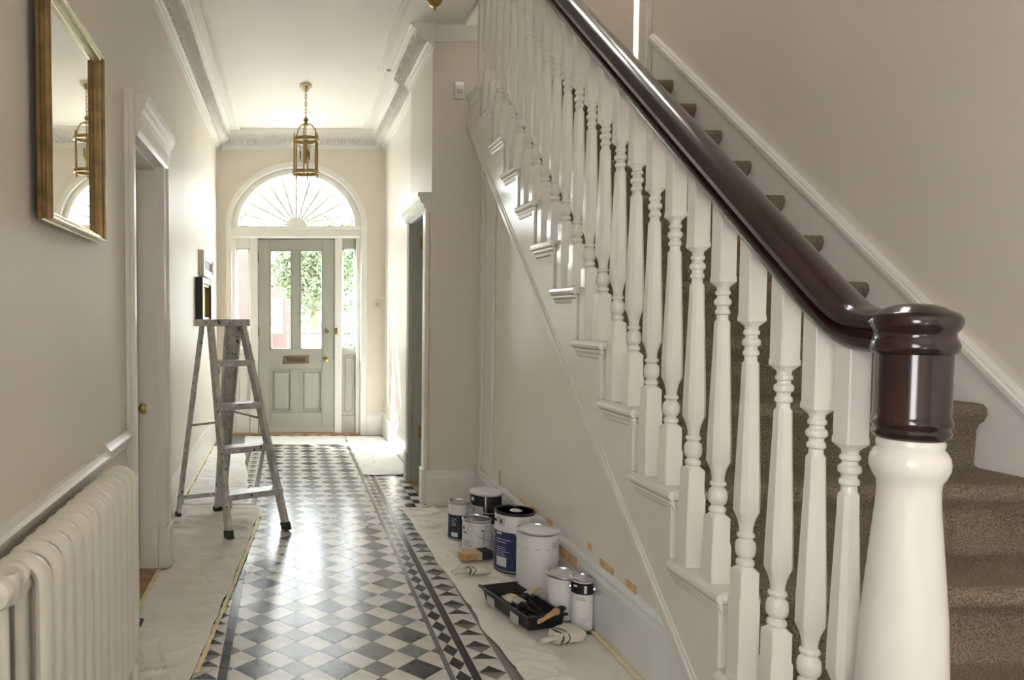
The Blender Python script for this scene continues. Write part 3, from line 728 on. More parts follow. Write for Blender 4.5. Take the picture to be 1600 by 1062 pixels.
cp = obj('stair_carpet', MB().add(vs, fs), CARPET, None, smooth=50)
tag(cp, 'taupe brown looped carpet covering the stairs', 'carpet')
sd = cp.modifiers.new('thick', 'SOLIDIFY'); sd.thickness = .011; sd.offset = -1
# landing door casing on stair wall
struct('trim_11', MB().box(XW-.03, XW, 4.90, 4.99, noseh(13), 5.0).box(XW-.04, XW-.02, 4.895, 4.925, noseh(13), 5.01), WOODW, 'white upright moulding at the top of the stairs', 'trim', bevel=.006)

# ------------------------------------------------------------------ radiator
rd = thing('column_radiator', 'white column radiator under the dado rail on the left wall', 'radiator', (-.565, 1.98, 0))
def stadium(xa, xb, z0, z1, n=8):
    r = (xb-xa)/2; c = (xa+xb)/2; pts = []
    for i in range(n+1):
        a = math.pi*i/n; pts.append((c+r*math.cos(a), z1-r+r*.9*math.sin(a)))
    for i in range(n+1):
        a = math.pi+math.pi*i/n; pts.append((c+r*math.cos(a), z0+r+r*.9*math.sin(a)))
    return pts
mb = MB()
mb.tube([(x, 0, z) for x, z in stadium(-.048, .048, .115, .785)], .017, 12, True, ry=.028)
mb.tube([(0, 0, .14), (0, 0, .76)], .015, 10, ry=.028)
for z in (.17, .735): mb.lathe([(.026, -.041), (.026, .041)], (0, 0, z), 14, 'y')
SEC = mb.mesh('section'); SEC.materials.append(RAD); SEC.shade_smooth(); SEC.set_sharp_from_angle(angle=R(45))
NS = 12
for i in range(NS):
    o = bpy.data.objects.new('section', SEC); COL.objects.link(o); o.parent = rd; o.location = (0, (i-(NS-1)/2)*.081, 0)
y0 = -(NS-1)/2*.081
for yy in (y0, -y0): 
    for xx in (-.048, .048):
        obj('foot', MB().lathe([(.024, 0), (.02, .02), (.014, .05), (.016, .13)], (xx, yy, 0), 12), RAD, rd, smooth=40)
v = obj('valve', MB().lathe([(.022, -.10), (.022, -.055), (.028, -.05), (.028, -.035), (.018, -.03)], (.005, y0, .765), 16, 'y').lathe([(.030, -.03), (.034, -.02), (.034, .02), (.030, .03)], (.005, y0-.115, .765), 20, 'z')
        .lathe([(.012, -.765), (.012, -.04), (.02, -.035), (.02, -.02)], (.005, y0-.115, .765), 14, 'z'), RAD, rd, smooth=40)
obj('valve_cap', MB().lathe([(.034, 0), (.036, -.012), (.030, -.026), (.017, -.030), (.015, -.038), (.010, -.040)], (.005, y0-.135, .765), 24, 'y'), RAD, v, smooth=40)
obj('cap_screw', MB().lathe([(.0045, 0), (.0045, -.002)], (.005, y0-.1751, .765), 10, 'y'), BLACK, v)
obj('supply_pipe', MB().tube([(-.05, y0-.08, 0), (-.05, y0-.08, .50), (-.05, y0-.06, .62), (-.03, y0-.03, .70)], .013, 12), RAD, rd, smooth=40)

# ------------------------------------------------------------------ mirror
mr = thing('wall_mirror', 'gilt framed mirror hung on the near left wall', 'mirror', (-.652, 2.20, 1.85), 0)
W2, H2 = .318, .31
FPx = [(0, 0), (.010, 0), (.012, .003), (.022, .003), (.024, .0), (.034, .001), (.038, .005), (.038, .009), (.031, .013), (.029, .019), (.020, .023), (.013, .027), (.013, .030), (0, .030)]  # (out of wall, inward)
def frame_side(a, b, inn):
    # a,b: outer corners (y,z); mitred
    mbq = MB(); vs = []
    a = Vector(a); b = Vector(b); t = (b-a).normalized(); inn = Vector(inn)
    for (p, sg) in ((a, 1), (b, -1)):
        for (o_, i_) in FPx:
            q = p + inn*i_ + t*sg*i_; vs.append((o_, q.x, q.y))
    n = len(FPx)
    return mbq.add(vs, [tuple(range(n)), tuple(range(2*n-1, n-1, -1))] + [(i, n+i, n+(i+1) % n, (i+1) % n) for i in range(n)])
cs = [(-W2, -H2), (W2, -H2), (W2, H2), (-W2, H2)]
for i, (inn, m) in enumerate((((0, 1), GILT_SHEEN), ((-1, 0), GILT), ((0, -1), GILT_SHEEN), ((1, 0), GILT))):
    obj('frame_side', frame_side(cs[i], cs[(i+1) % 4], inn), m, mr)
obj('mirror_glass', box(.006, .010, -W2+.022, W2-.022, -H2+.022, H2-.022), MIRROR, mr)
obj('backing', box(0, .005, -W2+.01, W2-.01, -H2+.01, H2-.01), BLACK, mr)
mr.rotation_euler = (0, R(0), R(1.7))
mr.location.x = -.645

# ------------------------------------------------------------------ pictures by the far left wall
def picture(name, label, y0, y1, z0, z1, dep, fw, mo, mi_, mface):
    t = thing(name, label, 'picture', (XLF, (y0+y1)/2, z0))
    w, h = (y1-y0)/2, z1-z0
    for (a, b, c, d) in ((-w, -w+fw, 0, h), (w-fw, w, 0, h), (-w+fw, w-fw, 0, fw), (-w+fw, w-fw, h-fw, h)):
        obj('frame_side', box(.004, dep, a, b, c, d), mo, t, bevel=.003)
    mb = MB()
    for (a, b, c, d) in ((-w+fw, -w+fw+.02, fw, h-fw), (w-fw-.02, w-fw, fw, h-fw), (-w+fw, w-fw, fw, fw+.02), (-w+fw, w-fw, h-fw-.02, h-fw)): mb.box(.006, dep*.7, a, b, c, d)
    obj('slip', mb, mi_, t); obj('picture_face', box(.004, .012, -w+fw, w-fw, fw, h-fw), mface, t)
    return t
picture('framed_picture', 'deep black framed picture with gold slip on the far left wall', 6.0, 6.7, 1.20, 1.60, .062, .05, BLACK, GILT, mat('gold_print', (.60, .52, .25), .4, .3, vary=.1, vscale=8))
picture('framed_print', 'white framed dark print hung just above the black framed picture', 6.25, 7.1, 1.62, 1.84, .045, .05, WOODW2, WOODW2, mat('dark_print', (.12, .11, .10), .4, vary=.3, vscale=8))

# ------------------------------------------------------------------ step ladder
ld = thing('step_ladder', 'paint-spattered aluminium step ladder standing on the dust sheet', 'ladder', (0, 0, 0))
FL, FR, BR, BL = Vector((-.339, 4.185, .004)), Vector((-.008, 4.374, .002)), Vector((-.450, 4.80, .004)), Vector((-.705, 4.66, .004))
ux = (FR-FL); ux.z = 0; ux.normalize(); uy = Vector((-ux.y, ux.x, 0))
tc_ = Vector((-.392, 4.515, 0))
HT = 1.245
TFL, TFR = tc_-ux*.105-uy*.03, tc_+ux*.105-uy*.03
TBL, TBR = tc_-ux*.12+uy*.055, tc_+ux*.09+uy*.055
for p in (TFL, TFR, TBL, TBR): p.z = HT
obj('front_rail', MB().bar(FL, TFL, .026, .066, ux), LADDER, ld, bevel=.004); obj('front_rail', MB().bar(FR, TFR, .026, .066, ux), LADDER, ld, bevel=.004)
obj('rear_leg', MB().bar(BL, TBL, .022, .040, ux), LADDER, ld, bevel=.003)
# broad channelled rear leg
a, b = BR, TBR
obj('rear_leg', MB().bar(a.lerp(b, .0), b, .05, .012, ux).bar(a.lerp(b, .0)-ux*.028, b-ux*.045, .014, .035, ux).bar(a.lerp(b, .0)+ux*.028, b+ux*.045, .014, .035, ux).bar(a.lerp(b, .35), b, .085, .008, ux), LADDER, ld, bevel=.002)
for t_, dp in ((.195, .09), (.40, .09), (.60, .10), (.81, .11)):
    a = TFL.lerp(FL, t_); b = TFR.lerp(FR, t_)
    s_ = obj('step', MB().bar(a-ux*.008-uy*.045, b+ux*.008-uy*.045, .036, .012, (0, 0, 1)).bar(a+uy*.0+Vector((0, 0, .014)), b+Vector((0, 0, .014)), .008, dp, (0, 0, 1)).bar(a+uy*.045, b+uy*.045, .030, .008, (0, 0, 1)), LADDER, ld, bevel=.002)
    for p, sg in ((a, 1), (b, -1)):
        obj('step_bracket', MB().bar(p+ux*sg*.012-uy*.03+Vector((0, 0, -.012)), p+ux*sg*.012-uy*.03+Vector((0, 0, -.06)), .05, .01, uy), LADDER, s_)
        obj('rivet', MB().lathe([(.006, 0), (.006, .004)], tuple(p-uy*.052+ux*sg*.004), 8, 'y'), STEEL, s_)
# top plate
c_ = (TFL+TFR+TBL+TBR)/4
tp = obj('top_plate', MB().bar(c_-ux*.155+Vector((0, 0, .018)), c_+ux*.155+Vector((0, 0, .018)), .006, .135, (0, 0, 1)).bar(c_-ux*.155-uy*.066, c_+ux*.155-uy*.066, .04, .006, (0, 0, 1)).bar(c_-ux*.155+uy*.066, c_+ux*.155+uy*.066, .04, .006, (0, 0, 1))
         .bar(c_-ux*.155-uy*.066, c_-ux*.155+uy*.066, .04, .006, (0, 0, 1)).bar(c_+ux*.155-uy*.066, c_+ux*.155+uy*.066, .04, .006, (0, 0, 1)), LADDER, ld)
for q in (-.135, -.10, .02, .12): obj('rivet', MB().lathe([(.005, 0), (.005, -.003)], tuple(c_+ux*q-uy*.069), 8, 'y'), BLACK, tp)
for p, n_ in ((FL, TFL), (FR, TFR)):
    d = (n_-p).normalized(); obj('foot', MB().bar(p, p+d*.05, .034, .074, ux), RUB, ld, bevel=.004)
for p, n_, w_ in ((BL, TBL, .03), (BR, TBR, .085)):
    d = (n_-p).normalized(); obj('foot', MB().bar(p, p+d*.03, w_, .045, ux), RUB, ld, bevel=.004)
obj('spreader_bar', MB().bar(TBL.lerp(BL, .52), TFL.lerp(FL, .47), .014, .006, (0, 0, 1)), LADDER, ld)
obj('spreader_bar', MB().bar(TBR.lerp(BR, .45), TFR.lerp(FR, .47), .014, .006, (0, 0, 1)), LADDER, ld)
obj('rear_brace', MB().bar(TBL.lerp(BL, .90), TBR.lerp(BR, .90)-uy*.02, .028, .008, (0, 0, 1)), LADDER, ld)

# ------------------------------------------------------------------ lantern
ln = thing('hanging_lantern', 'brass cylindrical hall lantern hanging on a chain from the ceiling', 'lantern', (.148, 6.18, 2.458))
def torus_band(r, z0, z1, th, seg=36):
    return MB().lathe([(r-th, z0), (r+th, z0), (r+th, z1), (r-th, z1), (r-th, z0)], (0, 0, 0), seg, caps=False)
RL = .103
obj('ring', torus_band(RL, 0, .026, .008), BRASS, ln, smooth=40); obj('ring', torus_band(RL, .268, .294, .008), BRASS, ln, smooth=40)
for i in range(6):
    a = R(60*i+20); c, s = math.cos(a), math.sin(a)
    p = obj('post', MB().lathe([(.007, 0), (.007, .29)], (RL*c, RL*s, 0), 10), BRASS, ln, smooth=40)
    obj('finial', MB().lathe([(.005, .292), (.010, .30), (.005, .308), (.008, .316), (.003, .335), (.001, .345)], (RL*c, RL*s, 0), 10), BRASS, p, smooth=40)
    obj('drop_finial', MB().lathe([(.001, -.035), (.004, -.025), (.009, -.015), (.005, -.006), (.008, 0)], (RL*c, RL*s, 0), 10), BRASS, p, smooth=40)
    a2 = a+R(60)
    obj('pane', MB().add([(RL*c, RL*s, .02), (RL*math.cos(a2), RL*math.sin(a2), .02), (RL*math.cos(a2), RL*math.sin(a2), .275), (RL*c, RL*s, .275)], [(0,1,2,3)]), GLASS, ln)
for i in range(3):
    a = R(120*i+20); c, s = math.cos(a), math.sin(a)
    obj('crown_arm', MB().tube([(RL*c*q, RL*s*q, z) for q, z in ((1, .285), (.95, .33), (.8, .375), (.55, .405), (.3, .415), (.08, .415))], .0055, 8), BRASS, ln, smooth=50)
obj('crown', MB().lathe([(.018, .395), (.026, .405), (.022, .415), (.010, .425), (.020, .44), (.022, .45), (.012, .462), (.005, .475)], (0, 0, 0), 16), BRASS, ln, smooth=40)
ch = obj('candle_stem', MB().lathe([(.004, .40), (.004, .30), (.008, .29), (.008, .14), (.014, .13), (.014, .11), (.004, .085)], (0, 0, 0), 12), BRASS, ln, smooth=40)
for i in range(3):
    a = R(120*i+50); c, s = math.cos(a), math.sin(a)
    obj('candle_arm', MB().tube([(0, 0, .12), (.02*c, .02*s, .105), (.042*c, .042*s, .11), (.046*c, .046*s, .13)], .003, 6).lathe([(.004, .128), (.011, .132), (.011, .136), (.006, .14)], (.046*c, .046*s, 0), 10), BRASS, ch)
    cd = obj('candle_tube', MB().lathe([(.006, .138), (.006, .195)], (.046*c, .046*s, 0), 10), mat('candle_sleeve', (.18, .15, .12), .5), ch)
    obj('bulb', MB().lathe([(.004, .195), (.009, .21), (.007, .228), (.001, .245)], (.046*c, .046*s, 0), 10), mat('bulb_glass', (.85, .85, .82), .1), cd, smooth=60)
CHZ = .49
for i in range(7):
    z = .487+i*.030
    ring = [(0.009*math.cos(2*math.pi*q/10), 0, z+.02*math.sin(2*math.pi*q/10)) if i % 2 else (0, .009*math.cos(2*math.pi*q/10), z+.02*math.sin(2*math.pi*q/10)) for q in range(10)]
    obj('chain_link', MB().tube(ring, .0028, 6, True), BRASS, ln, smooth=60)
obj('ceiling_rose', MB().lathe([(.006, .665), (.010, .675), (.022, .685), (.028, .698), (.05, .715), (.052, .7325)], (0, 0, 0), 24), mat('pale_brass', (.72, .60, .38), .22, 1.0), ln, smooth=35)

# brass drop by the pier
bp = thing('brass_pendant', 'small brass ball pendant hanging from the ceiling by the pier', 'pendant', (.800, 4.09, 2.95))
obj('ball', MB().lathe([(.002, .018)] + [(.044*math.sin(math.pi*i/14), .062-.044*math.cos(math.pi*i/14)) for i in range(1, 14)] + [(.012, .108)], (0, 0, 0), 28), BRASS, bp, smooth=50)
obj('finial', MB().lathe([(.001, -.004), (.007, .001), (.008, .008), (.004, .013), (.009, .020)], (0, 0, 0), 12), BRASS, bp, smooth=50)
obj('rod', MB().lathe([(.012, .104), (.006, .112), (.006, .225)], (0, 0, 0), 10), BRASS, bp, smooth=50)
obj('ceiling_cup', MB().lathe([(.008, .21), (.03, .222), (.04, .2395)], (0, 0, 0), 20), BRASS, bp, smooth=40)

# ------------------------------------------------------------------ wall fittings
sw = thing('light_switch', 'small square brass light switch on the end wall right of the door', 'switch', (.952, YEND, 1.36))
obj('plate', box(-.045, .045, -.008, 0, 0, .095), SWITCH, sw, bevel=.003); obj('toggle', box(-.007, .007, -.02, -.007, .03, .055), BRASSD, sw, bevel=.002)
for z in (.015, .08): obj('screw', MB().lathe([(.004, 0), (.004, -.0095)], (0, 0, z), 8, 'y'), BRASSD, sw)
pr = thing('alarm_sensor', 'small white alarm sensor high on the pier beside the stairs', 'sensor', (1.125, YPIER, 2.71))
obj('housing', MB().prism([(0, 0), (-.03, .006), (-.042, .03), (-.042, .085), (-.028, .11), (0, .115)], -.032, .032, 'x'), WOODW2, pr, bevel=.008)
obj('lens', MB().prism([(-.04, .03), (-.046, .034), (-.046, .06), (-.04, .066)], -.02, .02, 'x'), mat('sensor_lens', (.55, .54, .5), .3), pr, bevel=.003)

# ------------------------------------------------------------------ dust sheets
def lerp_fn(pts):
    def f(y):
        if y <= pts[0][0]: return pts[0][1]
        for (a, b), (c, d) in zip(pts, pts[1:]):
            if y <= c: return b+(d-b)*(y-a)/(c-a)
        return pts[-1][1]
    return f
FLAT = [(.985, 4.20, .058), (1.142, 4.20, .088), (1.035, 3.99, .077), (1.150, 3.69, .098), (1.155, 3.36, .094), (1.180, 3.105, .07), (1.212, 2.985, .043),
        (.96, 3.20, .09), (1.03, 3.10, .09), (1.02, 3.02, .09), (1.05, 2.96, .08), (.95, 3.81, .05), (1.0, 3.83, .05), (.915, 3.61, .04), (.97, 3.62, .05), (1.08, 2.86, .06), (1.13, 2.89, .05),
        (-.339, 4.185, .04), (-.450, 4.80, .05), (-.705, 4.66, .03)]
def sheet(name, label, cat, m, xl, xr, y0, y1, nx, ny, amp=.012, seed=0, z0=.004, fold=.0, dirr=(1, .35), freq=9, nf=0, ang=(-20, 20), fh=.016):
    vs = []; fs = []
    rnd = random.Random(int(seed*100)); FO = []
    for _ in range(nf):
        fy = rnd.uniform(y0, y1); fx = rnd.uniform(xl(fy), xr(fy)); a_ = R(rnd.uniform(*ang))
        FO.append((fx, fy, math.cos(a_), math.sin(a_), rnd.uniform(.06, .22), rnd.uniform(.012, .026), fh*rnd.uniform(.45, 1.1), rnd.uniform(0, 9)))
    for j in range(ny+1):
        y = y0+(y1-y0)*j/ny
        for i in range(nx+1):
            u = i/nx
            a, b = xl(y), xr(y)
            x = a+(b-a)*u
            e = .018*noise.noise((y*5+seed, seed*3.1, 0))
            if i == 0: x -= e
            if i == nx: x += e
            yy = y+(.012*noise.noise((x*9, seed, 2)) if j in (0, ny) else 0)
            p = Vector((x*dirr[0]*freq*.45+seed, y*freq*dirr[1], seed*.7))
            wv = noise.noise(p+Vector((1.7*noise.noise(p*.6), .9*noise.noise(p*.5+Vector((5, 1, 0))), 0)))
            rid = max(0, 1-abs(wv)*3.4)**1.6
            p2 = Vector((x*freq*.9+seed*2, (y*.8+x*.7)*freq*.55, seed)); rid = max(rid, .6*max(0, 1-abs(noise.noise(p2))*4.5)**2)
            fine = noise.noise((x*26+seed, y*22, 3))*.5+.5
            fade = min(1, min(u, 1-u)*9+.12)*min(1, min(j, ny-j)/3+.15)
            lowf = .5+.5*noise.noise((x*3.1+seed, y*1.7, 9))
            fz = 0
            for (fx, fy, c_a, s_a, fl_, fw_, fh_, ph) in FO:
                tx = (x-fx)*c_a+(y-fy)*s_a
                if abs(tx) > fl_: continue
                ty_ = -(x-fx)*s_a+(y-fy)*c_a + .018*math.sin(tx*14+ph)
                q_ = ty_/fw_ if ty_ > 0 else -ty_/(fw_*1.7)
                if q_ < 1: fz = max(fz, fh_*(1-q_)**1.3*(1-(tx/fl_)**2))
            for (fx, fy, fr_) in FLAT:
                dd = math.hypot(x-fx, y-fy)-fr_
                if dd < .05: fade *= max(0, dd/.05)
            z = z0+amp*(rid*(.4+.9*lowf)+.10*fine)*fade + fz*fade
            if fold: z += fold*max(0, 1-abs(u-1)*18)+fold*max(0, 1-u*18)
            vs.append((x, yy, z))
    for j in range(ny):
        for i in range(nx): fs.append((j*(nx+1)+i, j*(nx+1)+i+1, (j+1)*(nx+1)+i+1, (j+1)*(nx+1)+i))
    o = obj(name, MB().add(vs, fs), m, None, smooth=70); tag(o, label, cat)
    s = o.modifiers.new('thick', 'SOLIDIFY'); s.thickness = .0025; s.offset = -1
    return o
sheet('dust_sheet', 'creased canvas dust sheet under the ladder along the left wall', 'dust sheet', CANVAS, lerp_fn([(1.9, -.632), (2.95, -.632), (2.99, -.61), (3.06, -.61), (3.10, -.655), (3.64, -.655), (3.68, -.597), (3.81, -.597), (3.86, -.727), (5, -.727)]), cl_left, 1.9, 4.93, 56, 420, .016, 1.3, .005, .002, (.55, 1), 9, 52, (-22, 24), .018)
sheet('dust_sheet', 'pale dust sheet behind the ladder by the far left wall', 'dust sheet', CANVAS2, lambda y: -.725, cl_left, 4.95, 7.15, 30, 150, .008, 4.1, .004, .002, (.7, .8), 8, 25, (-30, 30), .012)
sheet('dust_sheet', 'creased canvas dust sheet under the paint tins', 'dust sheet', CANVAS, lerp_fn([(2.0, .86), (2.3, .85), (2.56, .835), (2.88, .812), (3.6, .788), (4.3, .770), (4.87, .757)]),
      lerp_fn([(2.0, 1.045), (2.56, 1.035), (2.75, 1.02), (2.85, 1.03), (3.0, 1.24), (4.88, 1.24)]), 2.0, 4.87, 60, 420, .010, 7.7, .0045, .003, (.9, .9), 9, 110, (-80, 80), .010)
sheet('dust_sheet', 'white dust sheet by the far right wall beyond the side doorway', 'dust sheet', CANVAS2, lambda y: .603, lerp_fn([(5.86, .90), (6.0, 1.0), (7.6, 1.0)]), 5.87, 7.74, 40, 120, .010, 2.9, .004, .003, (.8, .6), 6, 20, (60, 120), .02)
sheet('dust_sheet', 'thin white sheet laid in front of the front door', 'dust sheet', CANVAS2, lambda y: -.45, lambda y: .60, 7.26, 7.76, 40, 24, .006, 8.9, .004, .002, (.8, .8), 7)
# lining paper by the skirting (nearest the stairs)
sheet('lining_paper', 'flat pale lining paper beside the primed skirting', 'paper', PAPER, lambda y: 1.0, lambda y: 1.250, 1.95, 2.93, 18, 50, .0015, 5.5, .0022, 0, (1, 1), 6)
# masking tape along the floor edges
def tape_strip(label, pts, wdt, z=.006, m=TAPE, nm='masking_tape', g=None):
    vs = []; fs = []
    P_ = [Vector(p) for p in pts]; path = []
    for a, b in zip(P_, P_[1:]):
        n = max(2, int((b-a).length/.05))
        path += [a.lerp(b, i/n) for i in range(n)]
    path.append(P_[-1])
    for i, p in enumerate(path):
        t = (path[min(i+1, len(path)-1)]-path[max(0, i-1)]).normalized(); s = Vector((-t.y, t.x, 0))
        jit = .003*noise.noise(p*14); zz = z+.003*abs(noise.noise(p*20))
        for e in (-1, 1): vs.append((p.x+s.x*(wdt/2*e+jit), p.y+s.y*(wdt/2*e+jit), zz))
    n = len(path); fs = [(2*i, 2*i+1, 2*i+3, 2*i+2) for i in range(n-1)]
    o = obj(nm, MB().add(vs, fs), m); tag(o, label, 'tape', g)
    s = o.modifiers.new('thick', 'SOLIDIFY'); s.thickness = .0012; s.offset = -1
    return o
tape_strip('yellow masking tape edging the floor along the left wall', [(-.735, 3.9, 0), (-.733, 5.3, 0), (-.735, 7.2, 0)], .022, .012)
tape_strip('yellow masking tape by the left door threshold', [(-.655, 3.10, 0), (-.652, 3.3, 0), (-.648, 3.66, 0)], .026, .012)
tape_strip('yellow tape edge of the dust sheet beside the ladder foot', [(cl_left(y)+.012, y, 0) for y in (2.6, 3.0, 3.5, 4.0, 4.4, 4.75)], .018, .0075)
tape_strip('cream masking tape where the skirting meets the floor under the stairs', [(1.245, 2.0, 0), (1.245, 2.95, 0)], .022, .0065)

# orange tape patches on the skirting top
def patch_x(label, x, y0, y1, z0, z1, m=TAPEO):
    o = obj('tape_patch', box(x-.002, x, y0, y1, z0, z1), m); tag(o, label, 'tape', 'orange tape patches above the skirting')
    return o
for i, (y0, y1, z0, lab) in enumerate(((2.66, 2.74, .268, 'nearest to the stair foot'), (2.85, 2.92, .268, 'second from the stair foot'), (2.93, 2.975, .27, 'third from the stair foot'),
                           (3.06, 3.10, .30, 'right above the slim paint tin'), (3.52, 3.60, .265, 'behind the large white tin'), (3.72, 3.83, .265, 'behind the navy tin'), (3.92, 4.02, .262, 'farthest along behind the black tin'))):
    patch_x('orange masking tape patch on the stair wall, '+lab, XSP-.0005, y0, y1, z0, z0+.032)
o = obj('tape_patch', MB().box(1.2575, 1.2595, 3.16, 3.50, .185, .235), TAPEO); tag(o, 'long bare tan patch on the skirting behind the short white tin', 'tape')
st2 = obj('paint_stirrer', MB().bar((1.2735, 4.38, .24), (1.2735, 4.40, .36), .012, .004, (0, 1, 0)), RAWW); tag(st2, 'thin wooden stirring stick leaning on the wall behind the tins', 'stick')
fill = obj('filler_streak', MB().bar((XSP-.001, 2.40, .16), (XSP-.001, 2.47, .285), .008, .002, (0, 1, 0)), TAPE); tag(fill, 'thin yellow strip of tape low on the stair wall', 'tape')

# ------------------------------------------------------------------ paint tins
def cyl_patch(r, a0, a1, z0, z1, n=14):
    vs = []; fs = []
    for i in range(n+1):
        a = -math.pi/2+R(a0+(a1-a0)*i/n)
        for z in (z0, z1): vs.append((r*math.cos(a), r*math.sin(a), z))
    return MB().add(vs, [(2*i, 2*i+2, 2*i+3, 2*i+1) for i in range(n)])
def tin(label, x, y, r, h, body, lid=None, open_=False, bands=(), prints=(), handle=None, rimm=STEEL, name='paint_tin', rot=0, z=.008):
    ang = math.atan2(-y, -x)+math.pi/2 + R(rot)
    t = thing(name, label, 'paint tin', (x, y, z), ang, 'paint tins on the dust sheet')
    ins = [(r-.004, h-.004), (r-.005, h-.03), (.001, h-.03)] if open_ else [(.001, h-.004)]
    obj('body', MB().lathe([(r-.003, 0), (r, .003), (r, h-.010), (r-.002, h-.006)] , (0, 0, 0), 40), body, t, smooth=35)
    obj('base_rim', torus_band(r, 0, .007, .0022, 40), rimm, t, smooth=40)
    obj('rim', MB().lathe([(r-.001, h-.012), (r+.003, h-.010), (r+.0045, h-.004), (r+.002, h), (r-.004, h+.001), (r-.006, h-.004), (r-.007, h-.012)], (0, 0, 0), 40, caps=False), rimm, t, smooth=40)
    for (z0, z1, m, a0, a1) in bands: obj('label_band', cyl_patch(r+.0012, a0, a1, z0, z1, 40), m, t, smooth=30)
    for (a0, a1, z0, z1, m) in prints: obj('print', cyl_patch(r+.0022, a0, a1, z0, z1, 6), m, t, smooth=30)
    if lid == 'flat': obj('lid', MB().lathe([(r-.006, h-.006), (r-.010, h-.008), (r*.80, h-.008), (r*.78, h-.004), (r*.30, h-.004), (.002, h-.004)], (0, 0, 0), 40), STEEL if body is not None else STEEL, t, smooth=35)
    elif lid == 'black':
        l = obj('lid', MB().lathe([(r-.006, h-.006), (r-.012, h-.012), (r*.78, h-.012), (r*.74, h-.007), (.002, h-.007)], (0, 0, 0), 40), BLACKG, t, smooth=35)
        obj('paint_blob', MB().lathe([(r*.34, h-.008), (r*.28, h-.003), (r*.12, h+.002), (.001, h+.003)], (r*.05, r*.1, 0), 14), PAINTW, l, smooth=60)
    elif lid == 'paint':
        obj('paint_surface', MB().lathe([(r-.006, h-.018), (.002, h-.017)], (0, 0, 0), 40), PAINTW, t, smooth=35)
    elif lid == 'white':
        l = obj('lid', MB().lathe([(r+.004, h-.008), (r+.004, h+.002), (r-.004, h+.006), (r*.7, h+.008), (r*.66, h+.004), (.002, h+.004)], (0, 0, 0), 40), CANW, t, smooth=35)
        obj('lid_tab', MB().box(-.016, .016, -r*.55, -r*.05, h+.004, h+.018), CANW, l, bevel=.006)
    if handle:
        kind, a = handle
        for s in (-1, 1):
            ca, sa = math.cos(R(a))*s, math.sin(R(a))*s
            obj('handle_lug', MB().lathe([(.009, 0), (.009, .006), (.004, .009)], (0, 0, 0), 12, 'x'), rimm, t).matrix_local = Matrix.Translation((ca*r, sa*r, h-.045)) @ Matrix.Rotation(math.atan2(sa, ca), 4, 'Z')
        pts = []
        for i in range(15):
            q = math.pi*i/14; c = math.cos(q); s = math.sin(q)
            drop = {'down': -1, 'up': 1}[kind]
            xx, yy = c*(r+.006), -(r+.012)*s if kind == 'down' else -r*.35*s
            zz = h-.045 + (-.06*s if kind == 'down' else .028*s+ (r*.0)*s)
            ca, sa = math.cos(R(a)), math.sin(R(a))
            pts.append((xx*ca-yy*sa, xx*sa+yy*ca, zz))
        obj('wire_handle', MB().tube(pts, .0022, 6), STEEL, t, smooth=60)
    return t
def lines(a0, a1, z0, n, dz, m, th=.003):
    out = []
    for i in range(n): out.append((a0, a0+(a1-a0)*random.uniform(.5, 1), z0-i*dz, z0-i*dz+th, m))
    return out
tin('short paint tin with white top and dark navy label, leftmost of the group', .985, 4.20, .058, .215, CANW, 'flat', bands=[(.008, .145, NIGHT, -180, 180)], prints=lines(-40, -5, .12, 4, .012, INKW)+[(-40, -5, .02, .045, INKW)])
tin('black paint tin with pale lid, at the back by the wall', 1.142, 4.20, .088, .27, BLACKG, 'white', bands=[(.008, .105, CANW, -180, 180), (.105, .20, CANG, -75, -10)], prints=[(-62, -48, .225, .245, INKW), (-50, -44, .17, .185, INK)], handle=('down', 10))
tin('small plain white paint tin in front of the black one', 1.035, 3.99, .077, .175, CANW, 'flat', prints=lines(-60, -15, .06, 3, .012, INK)+[(-66, -52, .12, .135, INK), (-60, -40, .10, .108, INK), (20, 34, .12, .128, INK), (26, 34, .05, .13, CANG)], handle=('down', 60))
tin('tall paint tin with navy label and black lid', 1.150, 3.69, .098, .30, CANW, 'black', rimm=BLACKG, bands=[(.012, .205, NAVY, -180, 180)],
    prints=lines(-58, -10, .165, 2, .014, INKW)+lines(-58, -15, .125, 6, .010, INKW, .002)+[(-58, -22, .03, .075, INKW), (-58, -38, .19, .2, INKW)]+[(-55, -27, .235, .275, CANG)]+[(-46, -36, .245, .265, INK)], handle=('up', 25))
tin('large open white paint tin beside the navy one', 1.155, 3.36, .094, .30, CANW, 'paint', True, rimm=STEEL,
    prints=[(32, 60, .145-.011*i, .151-.011*i, INK) for i in range(5)]+lines(-62, -38, .05, 4, .010, CANG)+[(-90, 90, .228, .231, CANG), (42, 58, .235, .262, CANG)], handle=('up', -15))
tin('short open white paint tin nearest the tray', 1.180, 3.105, .070, .186, CANW, 'paint', True, prints=lines(-70, -50, .12, 4, .010, CANG)+[(-70, -56, .06, .09, CANG)], rimm=STEEL)
tin('slim white paint tin with black label at the front of the group', 1.212, 2.985, .043, .212, CANW, 'flat', bands=[(.150, .196, BLACKG, -80, 80)], prints=lines(-30, 20, .135, 2, .008, INK, .002)+lines(-10, 45, .05, 5, .008, CANG, .002)+[(-45, -25, .178, .186, INKW), (10, 24, .156, .188, INKW)], handle=('up', 0), rimm=STEEL)

